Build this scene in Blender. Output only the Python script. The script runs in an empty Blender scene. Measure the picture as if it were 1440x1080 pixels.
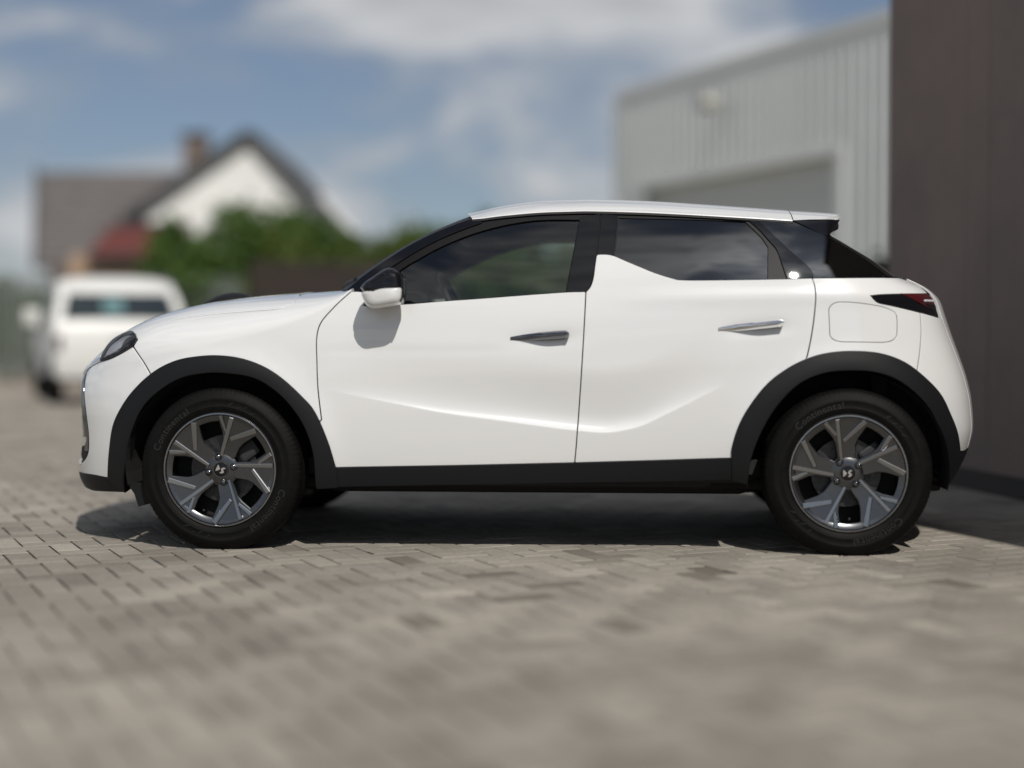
import bpy, bmesh, math, random
import numpy as np
from mathutils import Vector, Matrix
from mathutils.geometry import delaunay_2d_cdt
random.seed(7); rng = np.random.default_rng(7)
scene = bpy.context.scene
R = math.radians

# ------------------------------------------------------------------ camera
CAM = Vector((1.6566, -7.0932, .8651)); YAW, PITCH = .0720, .0286
cam_d = bpy.data.cameras.new('camera'); cam = bpy.data.objects.new('camera', cam_d)
scene.collection.objects.link(cam); scene.camera = cam
cam.location = CAM; cam.rotation_euler = (math.pi/2-PITCH, 0, YAW)
cam_d.sensor_width = 36; cam_d.lens = 54.075; cam_d.clip_end = 3000; cam_d.clip_start = .05
cam_d.dof.use_dof = True; cam_d.dof.focus_distance = 6.48; cam_d.dof.aperture_fstop = .45; cam_d.dof.aperture_blades = 0

# ------------------------------------------------------------------ sky, sun, exposure
SUN_AZ, SUN_EL = R(22.5), R(47)          # azimuth from -y (behind the camera) towards +x
SUN = Vector((math.sin(SUN_AZ)*math.cos(SUN_EL), -math.cos(SUN_AZ)*math.cos(SUN_EL), math.sin(SUN_EL)))
world = bpy.data.worlds.new('World'); scene.world = world; world.use_nodes = True
nt = world.node_tree; nt.nodes.clear()
def wn(t, **k):
    n = nt.nodes.new(t)
    for a, b in k.items(): setattr(n, a, b)
    return n
wl = nt.links.new
sky = wn('ShaderNodeTexSky', sky_type='NISHITA', sun_disc=False)
sky.sun_elevation = SUN_EL; sky.sun_rotation = math.atan2(SUN.x, SUN.y); sky.air_density = 1.0; sky.dust_density = .25; sky.ozone_density = 3.0
tc = wn('ShaderNodeTexCoord'); 
vd = wn('ShaderNodeVectorMath', operation='MULTIPLY'); vd.inputs[1].default_value = (1, 1, 2.6); wl(tc.outputs['Generated'], vd.inputs[0])
mp = wn('ShaderNodeMapping'); mp.inputs['Location'].default_value = (12.1, 20.3, 0); mp.inputs['Rotation'].default_value = (0, R(10), 0); wl(vd.outputs[0], mp.inputs[0])
n1 = wn('ShaderNodeTexNoise'); n1.inputs['Scale'].default_value = 4.2; n1.inputs['Detail'].default_value = 7; n1.inputs['Roughness'].default_value = .54; n1.inputs['Distortion'].default_value = .35
wl(mp.outputs[0], n1.inputs['Vector'])
cr = wn('ShaderNodeValToRGB'); cr.color_ramp.interpolation = 'EASE'
cr.color_ramp.elements[0].position = .38; cr.color_ramp.elements[0].color = (.24, .24, .24, 1); cr.color_ramp.elements[1].position = .60; cr.color_ramp.elements[1].color = (1, 1, 1, 1)
wl(n1.outputs['Fac'], cr.inputs[0])
# thick clouds are greyer in the middle
cr2 = wn('ShaderNodeValToRGB'); e = cr2.color_ramp.elements
e[0].position = .45; e[0].color = (5.2, 5.65, 6.3, 1); e[1].position = .76; e[1].color = (4.6, 4.9, 5.3, 1)
em = cr2.color_ramp.elements.new(.58); em.color = (10.0, 10.2, 10.5, 1)
wl(n1.outputs['Fac'], cr2.inputs[0])
# clouds scatter sunlight forwards: brighter round the sun
dt = wn('ShaderNodeVectorMath', operation='DOT_PRODUCT'); dt.inputs[1].default_value = SUN; wl(tc.outputs['Generated'], dt.inputs[0])
pw = wn('ShaderNodeMath', operation='POWER', use_clamp=False); m0 = wn('ShaderNodeMath', operation='MAXIMUM'); m0.inputs[1].default_value = 0; wl(dt.outputs['Value'], m0.inputs[0]); wl(m0.outputs[0], pw.inputs[0]); pw.inputs[1].default_value = 70
ma = wn('ShaderNodeMath', operation='MULTIPLY_ADD'); ma.inputs[1].default_value = 4.0; ma.inputs[2].default_value = 1.0; wl(pw.outputs[0], ma.inputs[0])
vs = wn('ShaderNodeVectorMath', operation='SCALE'); wl(cr2.outputs[0], vs.inputs[0]); wl(ma.outputs[0], vs.inputs['Scale'])
mixc = wn('ShaderNodeMix', data_type='RGBA'); wl(cr.outputs[0], mixc.inputs['Factor']); tint = wn('ShaderNodeVectorMath', operation='MULTIPLY'); tint.inputs[1].default_value = (.96, .98, 1.06); wl(sky.outputs[0], tint.inputs[0]); wl(tint.outputs[0], mixc.inputs['A']); wl(vs.outputs[0], mixc.inputs['B'])
bg = wn('ShaderNodeBackground'); bg.inputs['Strength'].default_value = .055; wl(mixc.outputs['Result'], bg.inputs['Color'])
wo = wn('ShaderNodeOutputWorld'); wl(bg.outputs[0], wo.inputs['Surface'])
sd = bpy.data.lights.new('sun', 'SUN'); sun = bpy.data.objects.new('sun', sd); scene.collection.objects.link(sun)
sd.energy = 3.7; sd.angle = R(.53); sd.color = (1, .955, .89); sun.rotation_euler = SUN.to_track_quat('Z', 'Y').to_euler(); sun.location = (0, 0, 30)
scene.view_settings.view_transform = 'Standard'; scene.view_settings.look = 'None'; scene.view_settings.gamma = 1; scene.view_settings.exposure = 0.03
scene.view_settings.use_curve_mapping = False
scene.render.engine = 'CYCLES'; scene.cycles.use_denoising = True; scene.cycles.max_bounces = 6; scene.cycles.diffuse_bounces = 3; scene.cycles.glossy_bounces = 4; scene.cycles.transparent_max_bounces = 10
scene.cycles.caustics_reflective = False; scene.cycles.caustics_refractive = False; scene.cycles.sample_clamp_indirect = 6

# ------------------------------------------------------------------ materials
def mat(name, col, rough=.5, metal=0., coat=0., coat_rough=.03, spec=.5, noise=None, bump=None, ior=None):
    """Principled material; noise = (scale, amount[, second colour]) varies the colour, bump = (scale, strength)"""
    m = bpy.data.materials.new(name); m.use_nodes = True; t = m.node_tree; b = t.nodes['Principled BSDF']
    b.inputs['Base Color'].default_value = (*col, 1); b.inputs['Roughness'].default_value = rough; b.inputs['Metallic'].default_value = metal
    b.inputs['Coat Weight'].default_value = coat; b.inputs['Coat Roughness'].default_value = coat_rough; b.inputs['Specular IOR Level'].default_value = spec
    if noise or bump: co = t.nodes.new('ShaderNodeTexCoord')
    if noise:
        n = t.nodes.new('ShaderNodeTexNoise'); n.inputs['Scale'].default_value = noise[0]; n.inputs['Detail'].default_value = 6; n.inputs['Roughness'].default_value = .65
        t.links.new(co.outputs['Object'], n.inputs['Vector'])
        r = t.nodes.new('ShaderNodeValToRGB'); a = noise[1]
        c2 = noise[2] if len(noise) > 2 else tuple(min(1, c*(1+a)) for c in col); c1 = tuple(c*(1-a) for c in col)
        r.color_ramp.elements[0].position = .30; r.color_ramp.elements[0].color = (*c1, 1); r.color_ramp.elements[1].position = .70; r.color_ramp.elements[1].color = (*c2, 1)
        t.links.new(n.outputs['Fac'], r.inputs[0]); t.links.new(r.outputs[0], b.inputs['Base Color'])
    if bump:
        n = t.nodes.new('ShaderNodeTexNoise'); n.inputs['Scale'].default_value = bump[0]; n.inputs['Detail'].default_value = 5
        t.links.new(co.outputs['Object'], n.inputs['Vector'])
        bp = t.nodes.new('ShaderNodeBump'); bp.inputs['Strength'].default_value = bump[1]; bp.inputs['Distance'].default_value = .01
        t.links.new(n.outputs['Fac'], bp.inputs['Height']); t.links.new(bp.outputs[0], b.inputs['Normal'])
    return m
def glass(name, tint, rough=.0, ior=1.5, gain=1.25):
    m = bpy.data.materials.new(name); m.use_nodes = True; t = m.node_tree; t.nodes.clear()
    o = t.nodes.new('ShaderNodeOutputMaterial'); mi = t.nodes.new('ShaderNodeMixShader'); tr = t.nodes.new('ShaderNodeBsdfTransparent'); gl = t.nodes.new('ShaderNodeBsdfGlossy'); fr = t.nodes.new('ShaderNodeFresnel')
    tr.inputs[0].default_value = (*tint, 1); gl.inputs['Roughness'].default_value = rough; gl.inputs[0].default_value = (1, 1, 1, 1); fr.inputs[0].default_value = ior
    k = t.nodes.new('ShaderNodeMath'); k.operation = 'MULTIPLY_ADD'; k.inputs[1].default_value = gain; k.inputs[2].default_value = .025; k.use_clamp = True
    t.links.new(fr.outputs[0], k.inputs[0]); t.links.new(k.outputs[0], mi.inputs[0]); t.links.new(tr.outputs[0], mi.inputs[1]); t.links.new(gl.outputs[0], mi.inputs[2]); t.links.new(mi.outputs[0], o.inputs[0])
    return m
M = {}
M['paint'] = mat('white_car_paint', (.69, .695, .69), .28, coat=1., coat_rough=.015)
M['paint'].node_tree.nodes['Principled BSDF'].inputs['Coat IOR'].default_value = 1.8
M['plastic'] = mat('black_grained_plastic', (.0065, .007, .008), .50, spec=.25, bump=(900, .12))
M['matte'] = mat('black_matte', (.008, .008, .008), .8)
M['gloss'] = mat('gloss_black', (.005, .005, .0065), .018, spec=.45)
M['trim'] = mat('dark_rubber_trim', (.006, .006, .007), .45, spec=.12)
M['chrome'] = mat('chrome', (.90, .905, .92), .05, 1.)
M['dchrome'] = mat('dark_chrome', (.20, .205, .22), .08, 1.)
M['alloy'] = mat('gunmetal_alloy', (.14, .142, .147), .24, 1., noise=(40, .06))
M['alloy_rib'] = mat('satin_alloy_edge', (.34, .342, .35), .18, 1.)
M['rubber'] = mat('tyre_rubber', (.0038, .0037, .0036), .60, spec=.12, noise=(35, .35), bump=(260, .12))
M['rubber_mark'] = mat('tyre_lettering_rubber', (.012, .012, .0115), .50)
M['disc'] = mat('brake_metal', (.07, .07, .07), .5, 1., noise=(60, .3))
M['glass_front'] = glass('green_tinted_glass', (.72, .79, .76))
M['glass_dark'] = glass('privacy_glass', (.030, .032, .037), ior=1.52, gain=1.5)
M['glass_lamp'] = glass('lamp_glass', (.95, .96, .97), gain=.5)
M['lamp_red'] = mat('dark_red_lens', (.055, .003, .006), .05, coat=1., coat_rough=0.)
M['silver'] = mat('lamp_reflector', (.55, .56, .58), .30, .35)
M['lamp_grey'] = mat('lamp_housing_grey', (.45, .455, .465), .3, .2)
M['cabin'] = mat('dark_cabin_plastic', (.022, .022, .024), .6)
M['seat'] = mat('grey_seat_fabric', (.10, .10, .105), .85, noise=(120, .3))
M['amber'] = mat('amber_reflector', (.55, .22, .02), .2)
M['plate'] = mat('mirror_glass', (.8, .82, .84), .02, 1.)

# ------------------------------------------------------------------ helpers
COL = scene.collection
def empty(name, loc=(0, 0, 0), rz=0., label=None, cat=None, group=None):
    o = bpy.data.objects.new(name, None); COL.objects.link(o); o.location = loc; o.rotation_euler = (0, 0, rz); o.empty_display_size = .1
    return tag(o, label, cat, group)
def tag(o, label=None, cat=None, group=None, kind=None):
    if label: o['label'] = label
    if cat: o['category'] = cat
    if group: o['group'] = group
    if kind: o['kind'] = kind
    return o
def link(name, me, m, parent=None):
    o = bpy.data.objects.new(name, me); COL.objects.link(o)
    if m is not None and not me.materials: me.materials.append(m)
    if parent: o.parent = parent
    return o
def mk(name, V, Fc, m, parent=None, smooth=False, normals=None):
    me = bpy.data.meshes.new(name); me.from_pydata([tuple(map(float, v)) for v in V], [], [tuple(map(int, f)) for f in Fc]); me.update()
    if smooth or normals is not None: me.polygons.foreach_set('use_smooth', [True]*len(me.polygons))
    if normals is not None: me.normals_split_custom_set_from_vertices([tuple(map(float, n)) for n in normals])
    return link(name, me, m, parent)
class MB:
    """collects shapes of ONE part"""
    def __init__(s): s.V = []; s.F = []
    def add(s, V, Fc):
        k = len(s.V); s.V += [tuple(map(float, v)) for v in V]; s.F += [tuple(i+k for i in f) for f in Fc]; return s
    def box(s, c, d, bev=0., M4=None):
        bm = bmesh.new(); bmesh.ops.create_cube(bm, size=1); bmesh.ops.scale(bm, vec=d, verts=bm.verts)
        if bev: bmesh.ops.bevel(bm, geom=list(bm.edges), offset=bev, segments=2, affect='EDGES', profile=.6)
        if M4: bmesh.ops.transform(bm, matrix=M4, verts=bm.verts)
        bm.verts.index_update(); s.add([(v.co+Vector(c))[:] for v in bm.verts], [[v.index for v in f.verts] for f in bm.faces]); bm.free(); return s
    def tube(s, pts, r, n=10, cap=True):
        pts = [Vector(p) for p in pts]; rs = r if isinstance(r, (list, tuple)) else [r]*len(pts); V = []; Fc = []; up0 = None
        for i, p in enumerate(pts):
            d = (pts[min(i+1, len(pts)-1)]-pts[max(i-1, 0)]).normalized()
            a = up0 if up0 is not None else (Vector((0, 0, 1)) if abs(d.z) < .9 else Vector((1, 0, 0)))
            u = (a-d*a.dot(d)).normalized(); up0 = u; w = d.cross(u)
            V += [p+(u*math.cos(t)+w*math.sin(t))*rs[i] for t in [2*math.pi*k/n for k in range(n)]]
        for i in range(len(pts)-1):
            for k in range(n): Fc.append((i*n+k, i*n+(k+1) % n, (i+1)*n+(k+1) % n, (i+1)*n+k))
        if cap: Fc.append(tuple(range(n-1, -1, -1))); Fc.append(tuple(range((len(pts)-1)*n, len(pts)*n)))
        return s.add(V, Fc)
    def prism(s, poly, f0, f1):
        """poly extruded: f0/f1 map a 2-D point to 3-D for the two ends"""
        n = len(poly); V = [f0(*p) for p in poly]+[f1(*p) for p in poly]
        return s.add(V, [tuple(range(n-1, -1, -1)), tuple(range(n, 2*n))]+[(i, (i+1) % n, n+(i+1) % n, n+i) for i in range(n)])
    def grid(s, P, closed=False):
        a, b = P.shape[:2]; Fc = []
        for i in range(a-1):
            for j in range(b if closed else b-1): Fc.append((i*b+j, i*b+(j+1) % b, (i+1)*b+(j+1) % b, (i+1)*b+j))
        return s.add(P.reshape(-1, 3), Fc)
    def build(s, name, m, parent=None, smooth=False, auto=None):
        o = mk(name, s.V, s.F, m, parent, smooth)
        if auto is not None:
            o.data.polygons.foreach_set('use_smooth', [True]*len(o.data.polygons)); bm = bmesh.new(); bm.from_mesh(o.data)
            for e in bm.edges:
                if len(e.link_faces) == 2 and e.calc_face_angle(0) > R(auto): e.smooth = False
            bm.to_mesh(o.data); bm.free()
        return o
def lathe(prof, n=64, axis='y', mod=None):
    """profile of (radius, offset along axis); returns grid n x len(prof)"""
    V = np.zeros((n+1, len(prof), 3))
    for i in range(n+1):
        t = 2*math.pi*(i % n)/n
        for j, (r, y) in enumerate(prof):
            if mod: r, y = mod(i % n, j, r, y)
            V[i, j] = (r*math.cos(t), y, r*math.sin(t)) if axis == 'y' else (r*math.cos(t), r*math.sin(t), y)
    return V
def copy_tree(o, parent=None):
    c = o.copy(); COL.objects.link(c); c.parent = parent
    for ch in list(o.children): copy_tree(ch, c)
    return c
# site frame: a = metres to the right of the camera axis, d = metres ahead of the camera, on the ground plan
CY, SY = math.cos(YAW), math.sin(YAW)
def gp(a, d, z=0.): return Vector((CAM.x+a*CY-d*SY, CAM.y+a*SY+d*CY, z))
TR = {
 'fa': [(-0.287,0.279),(-0.275,0.382),(-0.256,0.495),(-0.222,0.584),(-0.179,0.667),(-0.133,0.734),(-0.073,0.777),(-0.002,0.795),(0.062,0.797),(0.129,0.784),(0.2,0.752),(0.268,0.704),(0.344,0.634),(0.399,0.569),(0.45,0.451),(0.481,0.341)],
 'fi': [(-0.236,0.227),(-0.209,0.387),(-0.192,0.475),(-0.154,0.586),(-0.103,0.663),(-0.047,0.713),(0.02,0.732),(0.083,0.732),(0.167,0.714),(0.24,0.666),(0.312,0.591),(0.366,0.505),(0.398,0.397),(0.404,0.264)],
 'ra': [(2.097,0.389),(2.098,0.434),(2.125,0.524),(2.168,0.602),(2.234,0.686),(2.311,0.746),(2.401,0.79),(2.485,0.812),(2.575,0.817),(2.664,0.807),(2.742,0.774),(2.807,0.716),(2.867,0.643),(2.91,0.552),(2.956,0.459),(2.988,0.404)],
 'ri': [(2.155,0.288),(2.164,0.38),(2.202,0.491),(2.266,0.602),(2.354,0.691),(2.447,0.735),(2.536,0.746),(2.622,0.741),(2.697,0.713),(2.762,0.657),(2.821,0.577),(2.861,0.486),(2.943,0.309)],
 'head_low': [(-0.37,0.777),(-0.339,0.785),(-0.306,0.796),(-0.267,0.818),(-0.234,0.844)],
 'head_top': [(-0.234,0.844),(-0.227,0.877),(-0.248,0.912),(-0.278,0.929),(-0.324,0.916),(-0.361,0.882),(-0.37,0.825),(-0.368,0.777)],
 'bseam': [(-0.234,0.844),(-0.187,0.779),(-0.147,0.718)],
 'bfront': [(-0.476,0.311),(-0.395,0.367),(-0.378,0.442),(-0.384,0.533),(-0.404,0.615),(-0.425,0.675),(-0.455,0.737),(-0.37,0.777)],
 'bbot': [(-0.287,0.279),(-0.368,0.286),(-0.489,0.284)],
 'shut': [(-0.262,0.925),(-0.225,0.946),(-0.134,0.98),(0.003,0.999),(0.138,1.006),(0.214,1.008),(0.256,1.023),(0.281,1.043),(0.273,1.1)],
 'dfront': [(0.544,1.065),(0.504,1.029),(0.469,0.994),(0.421,0.935),(0.405,0.871),(0.407,0.774),(0.412,0.666),(0.428,0.54)],
 'dtop': [(0.544,1.065),(0.582,1.064),(0.635,1.049),(0.695,1.024),(0.754,1.012),(0.915,1.024),(1.089,1.036),(1.263,1.049),(1.424,1.06),(1.506,1.062)],
 'drear': [(1.506,1.06),(1.501,0.946),(1.49,0.745),(1.47,0.457),(1.462,0.366)],
 'sill_top': [(0.481,0.341),(0.974,0.352),(1.462,0.366),(1.784,0.377),(2.097,0.389)],
 'sill_bot': [(0.488,0.263),(0.973,0.275),(1.461,0.286),(1.784,0.293),(2.155,0.304)],
 'fin': [(1.506,1.06),(1.524,1.082),(1.535,1.117),(1.542,1.172),(1.547,1.207)],
 'rtop': [(1.547,1.207),(1.557,1.215),(1.609,1.212),(1.669,1.187),(1.725,1.163),(1.785,1.138),(1.854,1.116),(1.9,1.108),(2.071,1.108),(2.238,1.11),(2.45,1.114)],
 'rrear': [(2.45,1.114),(2.447,1.074),(2.434,0.979),(2.417,0.89),(2.397,0.812),(2.386,0.783)],
 'qtop': [(2.45,1.114),(2.653,1.117),(2.841,1.121),(2.93,1.123)],
 'tl_top': [(2.669,1.042),(2.717,1.047),(2.817,1.051),(2.927,1.054),(2.996,1.057)],
 'tl_bot': [(2.669,1.042),(2.676,1.029),(2.694,1.014),(2.749,1.003),(2.877,0.978),(2.955,0.968)],
 'rseam': [(2.878,0.978),(2.863,0.917),(2.845,0.868),(2.788,0.734)],
 'flap': [(2.51,0.995),(2.535,1.011),(2.612,1.011),(2.733,0.991),(2.749,0.963),(2.726,0.88),(2.695,0.857),(2.51,0.86),(2.491,0.88)],
 'fog': [(-0.441,0.366),(-0.416,0.436),(-0.388,0.452),(-0.376,0.439),(-0.39,0.371),(-0.426,0.345)],
 'apil': [(0.509,1.071),(0.574,1.126),(0.632,1.169),(0.697,1.213),(0.749,1.247),(0.807,1.28),(0.872,1.312),(0.954,1.346),(1.025,1.372)],
 'roofe': [(1.025,1.372),(1.07,1.375),(1.15,1.385),(1.302,1.398),(1.43,1.402),(1.531,1.403),(1.762,1.395),(1.991,1.382),(2.22,1.368),(2.355,1.359)],
 'wf': [(0.696,1.024),(0.748,1.015),(1.087,1.037),(1.423,1.061)],
 'wf2': [(1.423,1.061),(1.451,1.217),(1.475,1.369)],
 'wf3': [(1.475,1.369),(1.371,1.371),(1.269,1.366),(1.146,1.345),(1.022,1.309),(0.901,1.258),(0.812,1.209),(0.739,1.164),(0.667,1.107)],
 'wr': [(1.621,1.21),(1.669,1.188),(1.786,1.138),(1.855,1.115),(1.901,1.107),(2.076,1.108),(2.245,1.111)],
 'wr2': [(2.245,1.111),(2.252,1.248)],
 'wr3': [(2.252,1.248),(2.228,1.287),(2.189,1.33),(2.161,1.359)],
 'wr4': [(2.161,1.359),(1.906,1.369),(1.635,1.376)],
 'wr5': [(1.635,1.376),(1.628,1.295),(1.621,1.21)],
 'bp1': [(1.478,1.375),(1.561,1.39)],
 'bp2': [(1.561,1.39),(1.553,1.301),(1.545,1.214),(1.534,1.118),(1.506,1.06)],
 'bp3': [(1.506,1.06),(1.426,1.06)],
 'bp4': [(1.426,1.06),(1.453,1.217),(1.478,1.375)],
 'bq1': [(1.567,1.389),(1.632,1.384)],
 'bq2': [(1.632,1.384),(1.625,1.295),(1.616,1.213)],
 'bq3': [(1.616,1.213),(1.551,1.213)],
 'bq4': [(1.551,1.213),(1.559,1.301),(1.567,1.389)],
 'cp': [(2.173,1.363),(2.208,1.362),(2.275,1.296),(2.342,1.228),(2.412,1.162),(2.424,1.114),(2.323,1.113),(2.305,1.173),(2.287,1.233),(2.257,1.272),(2.218,1.32)],
 'shutc': [(2.208,1.362),(2.275,1.296),(2.342,1.228),(2.412,1.162),(2.424,1.114)],
 'qg': [(2.214,1.362),(2.284,1.361),(2.349,1.357),(2.415,1.328),(2.492,1.294)],
 'qg2': [(2.492,1.294),(2.586,1.235),(2.671,1.177),(2.733,1.127)],
 'qg3': [(2.733,1.127),(2.594,1.118),(2.43,1.114)],
 'finb': [(2.355,1.359),(2.476,1.361),(2.49,1.294)],
}
# ---- body surface (car frame: x rearwards from front axle, y to the far side, z up; near side is -y)
def pchip(xs, ys):
    xs = np.array(xs, float); ys = np.array(ys, float); h = np.diff(xs); dl = np.diff(ys)/h
    m = np.zeros(len(xs)); m[0] = dl[0]; m[-1] = dl[-1]
    for i in range(1, len(xs)-1):
        if dl[i-1]*dl[i] > 0:
            w1 = 2*h[i]+h[i-1]; w2 = h[i]+2*h[i-1]
            m[i] = (w1+w2)/(w1/dl[i-1]+w2/dl[i])
    def f(q):
        q = np.asarray(q, float); k = np.clip(np.searchsorted(xs, q)-1, 0, len(xs)-2)
        t = (q-xs[k])/h[k]; tc = np.clip(t, 0, 1)
        v = ((1+2*tc)*(1-tc)**2*ys[k]+tc*(1-tc)**2*h[k]*m[k]+tc*tc*(3-2*tc)*ys[k+1]+tc*tc*(tc-1)*h[k]*m[k+1])
        return v + np.where(t < 0, (q-xs[0])*m[0], 0) + np.where(t > 1, (q-xs[-1])*m[-1], 0)
    return f
def sst(a, b, t):
    t = np.clip((t-a)/(b-a), 0, 1); return t*t*(3-2*t)
XS, XR = 0.30, 2.30                    # where the front and rear plan curves begin
SIDE = pchip([.05,.12,.18,.24,.30,.40,.50,.60,.70,.80,.90,1.0,1.08,1.2,1.35],
             [.70,.77,.812,.838,.853,.866,.872,.8745,.8745,.871,.863,.847,.830,.797,.745])
NOSE = pchip([.10,.20,.28,.36,.44,.54,.62,.68,.72,.76,.80,.90,1.0],
             [-.68,-.77,-.803,-.806,-.808,-.812,-.806,-.790,-.770,-.755,-.745,-.730,-.72])
TAIL = pchip([.10,.25,.33,.40,.50,.60,.70,.80,.90,.98,1.03,1.08,1.12,1.2],
             [3.00,3.095,3.14,3.169,3.188,3.18,3.158,3.123,3.085,3.058,3.04,2.992,2.91,2.70])
def bez(p0, p1, p2, p3, t):
    u = 1-t; return u*u*u*p0+3*u*u*t*p1+3*u*t*t*p2+t*t*t*p3
def arch_r(x, z, xc):
    return np.hypot(x-xc, z-.345)
CREASE = pchip([.45,.626,.772,.918,1.208,1.468,1.583,1.697,1.84,2.01,2.15],
               [.662,.627,.599,.572,.534,.502,.493,.510,.572,.658,.72])
CAMP = pchip([.45,.75,1.1,1.45,1.62,1.85,2.08], [0,.008,.016,.022,.022,.013,0])
HAND = ((1.34, .872), (2.19, .915))     # door handle centres
def sculpt(x, z):
    t = z-CREASE(x); A = np.clip(CAMP(x), 0, None)*(x > .45)*(x < 2.08)
    d = -A*np.where(t > 0, (1-np.exp(-np.clip(t, 0, 1)/.018))*(1-sst(.03, .27, t)), 0)
    for xc in (0., 2.558):
        r = arch_r(x, z, xc); d = d+.020*np.exp(-((r-.40)/.085)**2)*(z < 1.0)
    for hx, hz in HAND:
        u = (x-hx-.01)/.15; v = (z-hz+.004-.06*(x-hx))/.035
        d = d-.005*np.exp(-(u**4+v**2))
    # shoulder line: slight fold along the upper doors and the rear haunch
    zs = .80+0*x
    d = d-.0012*np.exp(-((z-zs-.02)/.02)**2)*sst(.3, .6, x)*(1-sst(1.0, 1.3, x))
    zr = 1.035+.012*(x-2.0)
    d = d+.006*np.exp(-((z-zr)/.035)**2)*sst(1.5, 2.1, x)*(1-sst(2.9, 3.1, x))
    return d
def zshift(x): return .075*sst(1.0, 2.6, x)
def F(s, z):
    s = np.asarray(s, float); z = np.asarray(z, float)+0*s; s = s+0*z
    xn = NOSE(z); xt = TAIL(z)
    tf = np.clip(XS-s, 0, 1); tf = tf*(.38+.62*tf); tr = np.clip(s-XR, 0, 1); tr = tr*(.47+.53*tr)
    Lf = XS-xn; Lr = xt-XR
    xf = bez(XS, XS-.80*Lf, xn, xn, tf); yf = bez(1., 1., .80, 0., tf)
    xr = bez(XR, XR+.78*Lr, xt, xt, tr); yr = bez(1., 1., .78, 0., tr)
    x = np.where(s < XS, xf, np.where(s > XR, xr, s)); p = np.where(s < XS, yf, np.where(s > XR, yr, 1.))
    y = SIDE(z-zshift(x))*p + sculpt(x, z)*np.clip(p*1.3-.2, 0, 1)
    return np.stack([x, -y, z], -1)
GB = pchip([.20,.45,.70,1.0,1.4,1.9,2.3,2.6,2.85,3.1], [.66,.745,.795,.817,.825,.818,.797,.760,.705,.61])
def G(x, z):
    x = np.asarray(x, float); z = np.asarray(z, float)+0*x; h = z-1.02
    return np.stack([x+0*z, -(GB(x)-.365*h-.28*h*np.abs(h)), z], -1)
# upper front (bonnet, wing tops): above height ZK the section runs over to the centre line
ZK = pchip([-.80,-.6,-.45,-.3,-.15,0,.2,.45,.55,.7,.9], [.675,.685,.705,.745,.795,.84,.895,1.0,1.08,1.4,2.0])
HOOD = pchip([-.85,-.78,-.70,-.60,-.45,-.30,-.10,.15,.40,.70], [.72,.75,.830,.912,.982,1.021,1.055,1.078,1.090,1.10])
def WTOP(s):
    s = np.asarray(s, float); zk = ZK(s); x = F(s, zk)[..., 0]
    return zk, np.maximum(HOOD(x)-zk, .004)
def S1(s, w):
    s = np.asarray(s, float); w = np.asarray(w, float)+0*s; s = s+0*w
    zk, h = WTOP(s); a = F(s, np.minimum(w, zk)); p0 = F(s, zk); pm = F(s, zk-.01)
    dy = (-p0[..., 1]+pm[..., 1])/.01; hw = -p0[..., 1]; v = np.clip((w-zk)/(1.86*h), 0, 1)
    y = bez(hw, hw+dy*h*.62, hw*(.72+.13*sst(.05, -.35, s)), 0*hw, v); z = bez(zk, zk+h*.62, zk+h, zk+h, v)
    x0 = p0[..., 0]; kx = (x0-pm[..., 0])/.01*h*.62; x = bez(x0, x0+kx, x0+kx, x0+kx, v)
    return np.where((w > zk)[..., None], np.stack([x, -y, z], -1), a)
# ---- end body surface
def catmull(P, n=6):
    P = [np.array(p, float) for p in P]; out = []
    for i in range(len(P)-1):
        a = P[i-1] if i else 2*P[0]-P[1]; b, c = P[i], P[i+1]; d = P[i+2] if i+2 < len(P) else 2*P[-1]-P[-2]
        for k in range(n):
            t = k/n; out.append(.5*((2*b)+(c-a)*t+(2*a-5*b+4*c-d)*t*t+(3*b-a-3*c+d)*t**3))
    out.append(P[-1]); return np.array(out)
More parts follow.
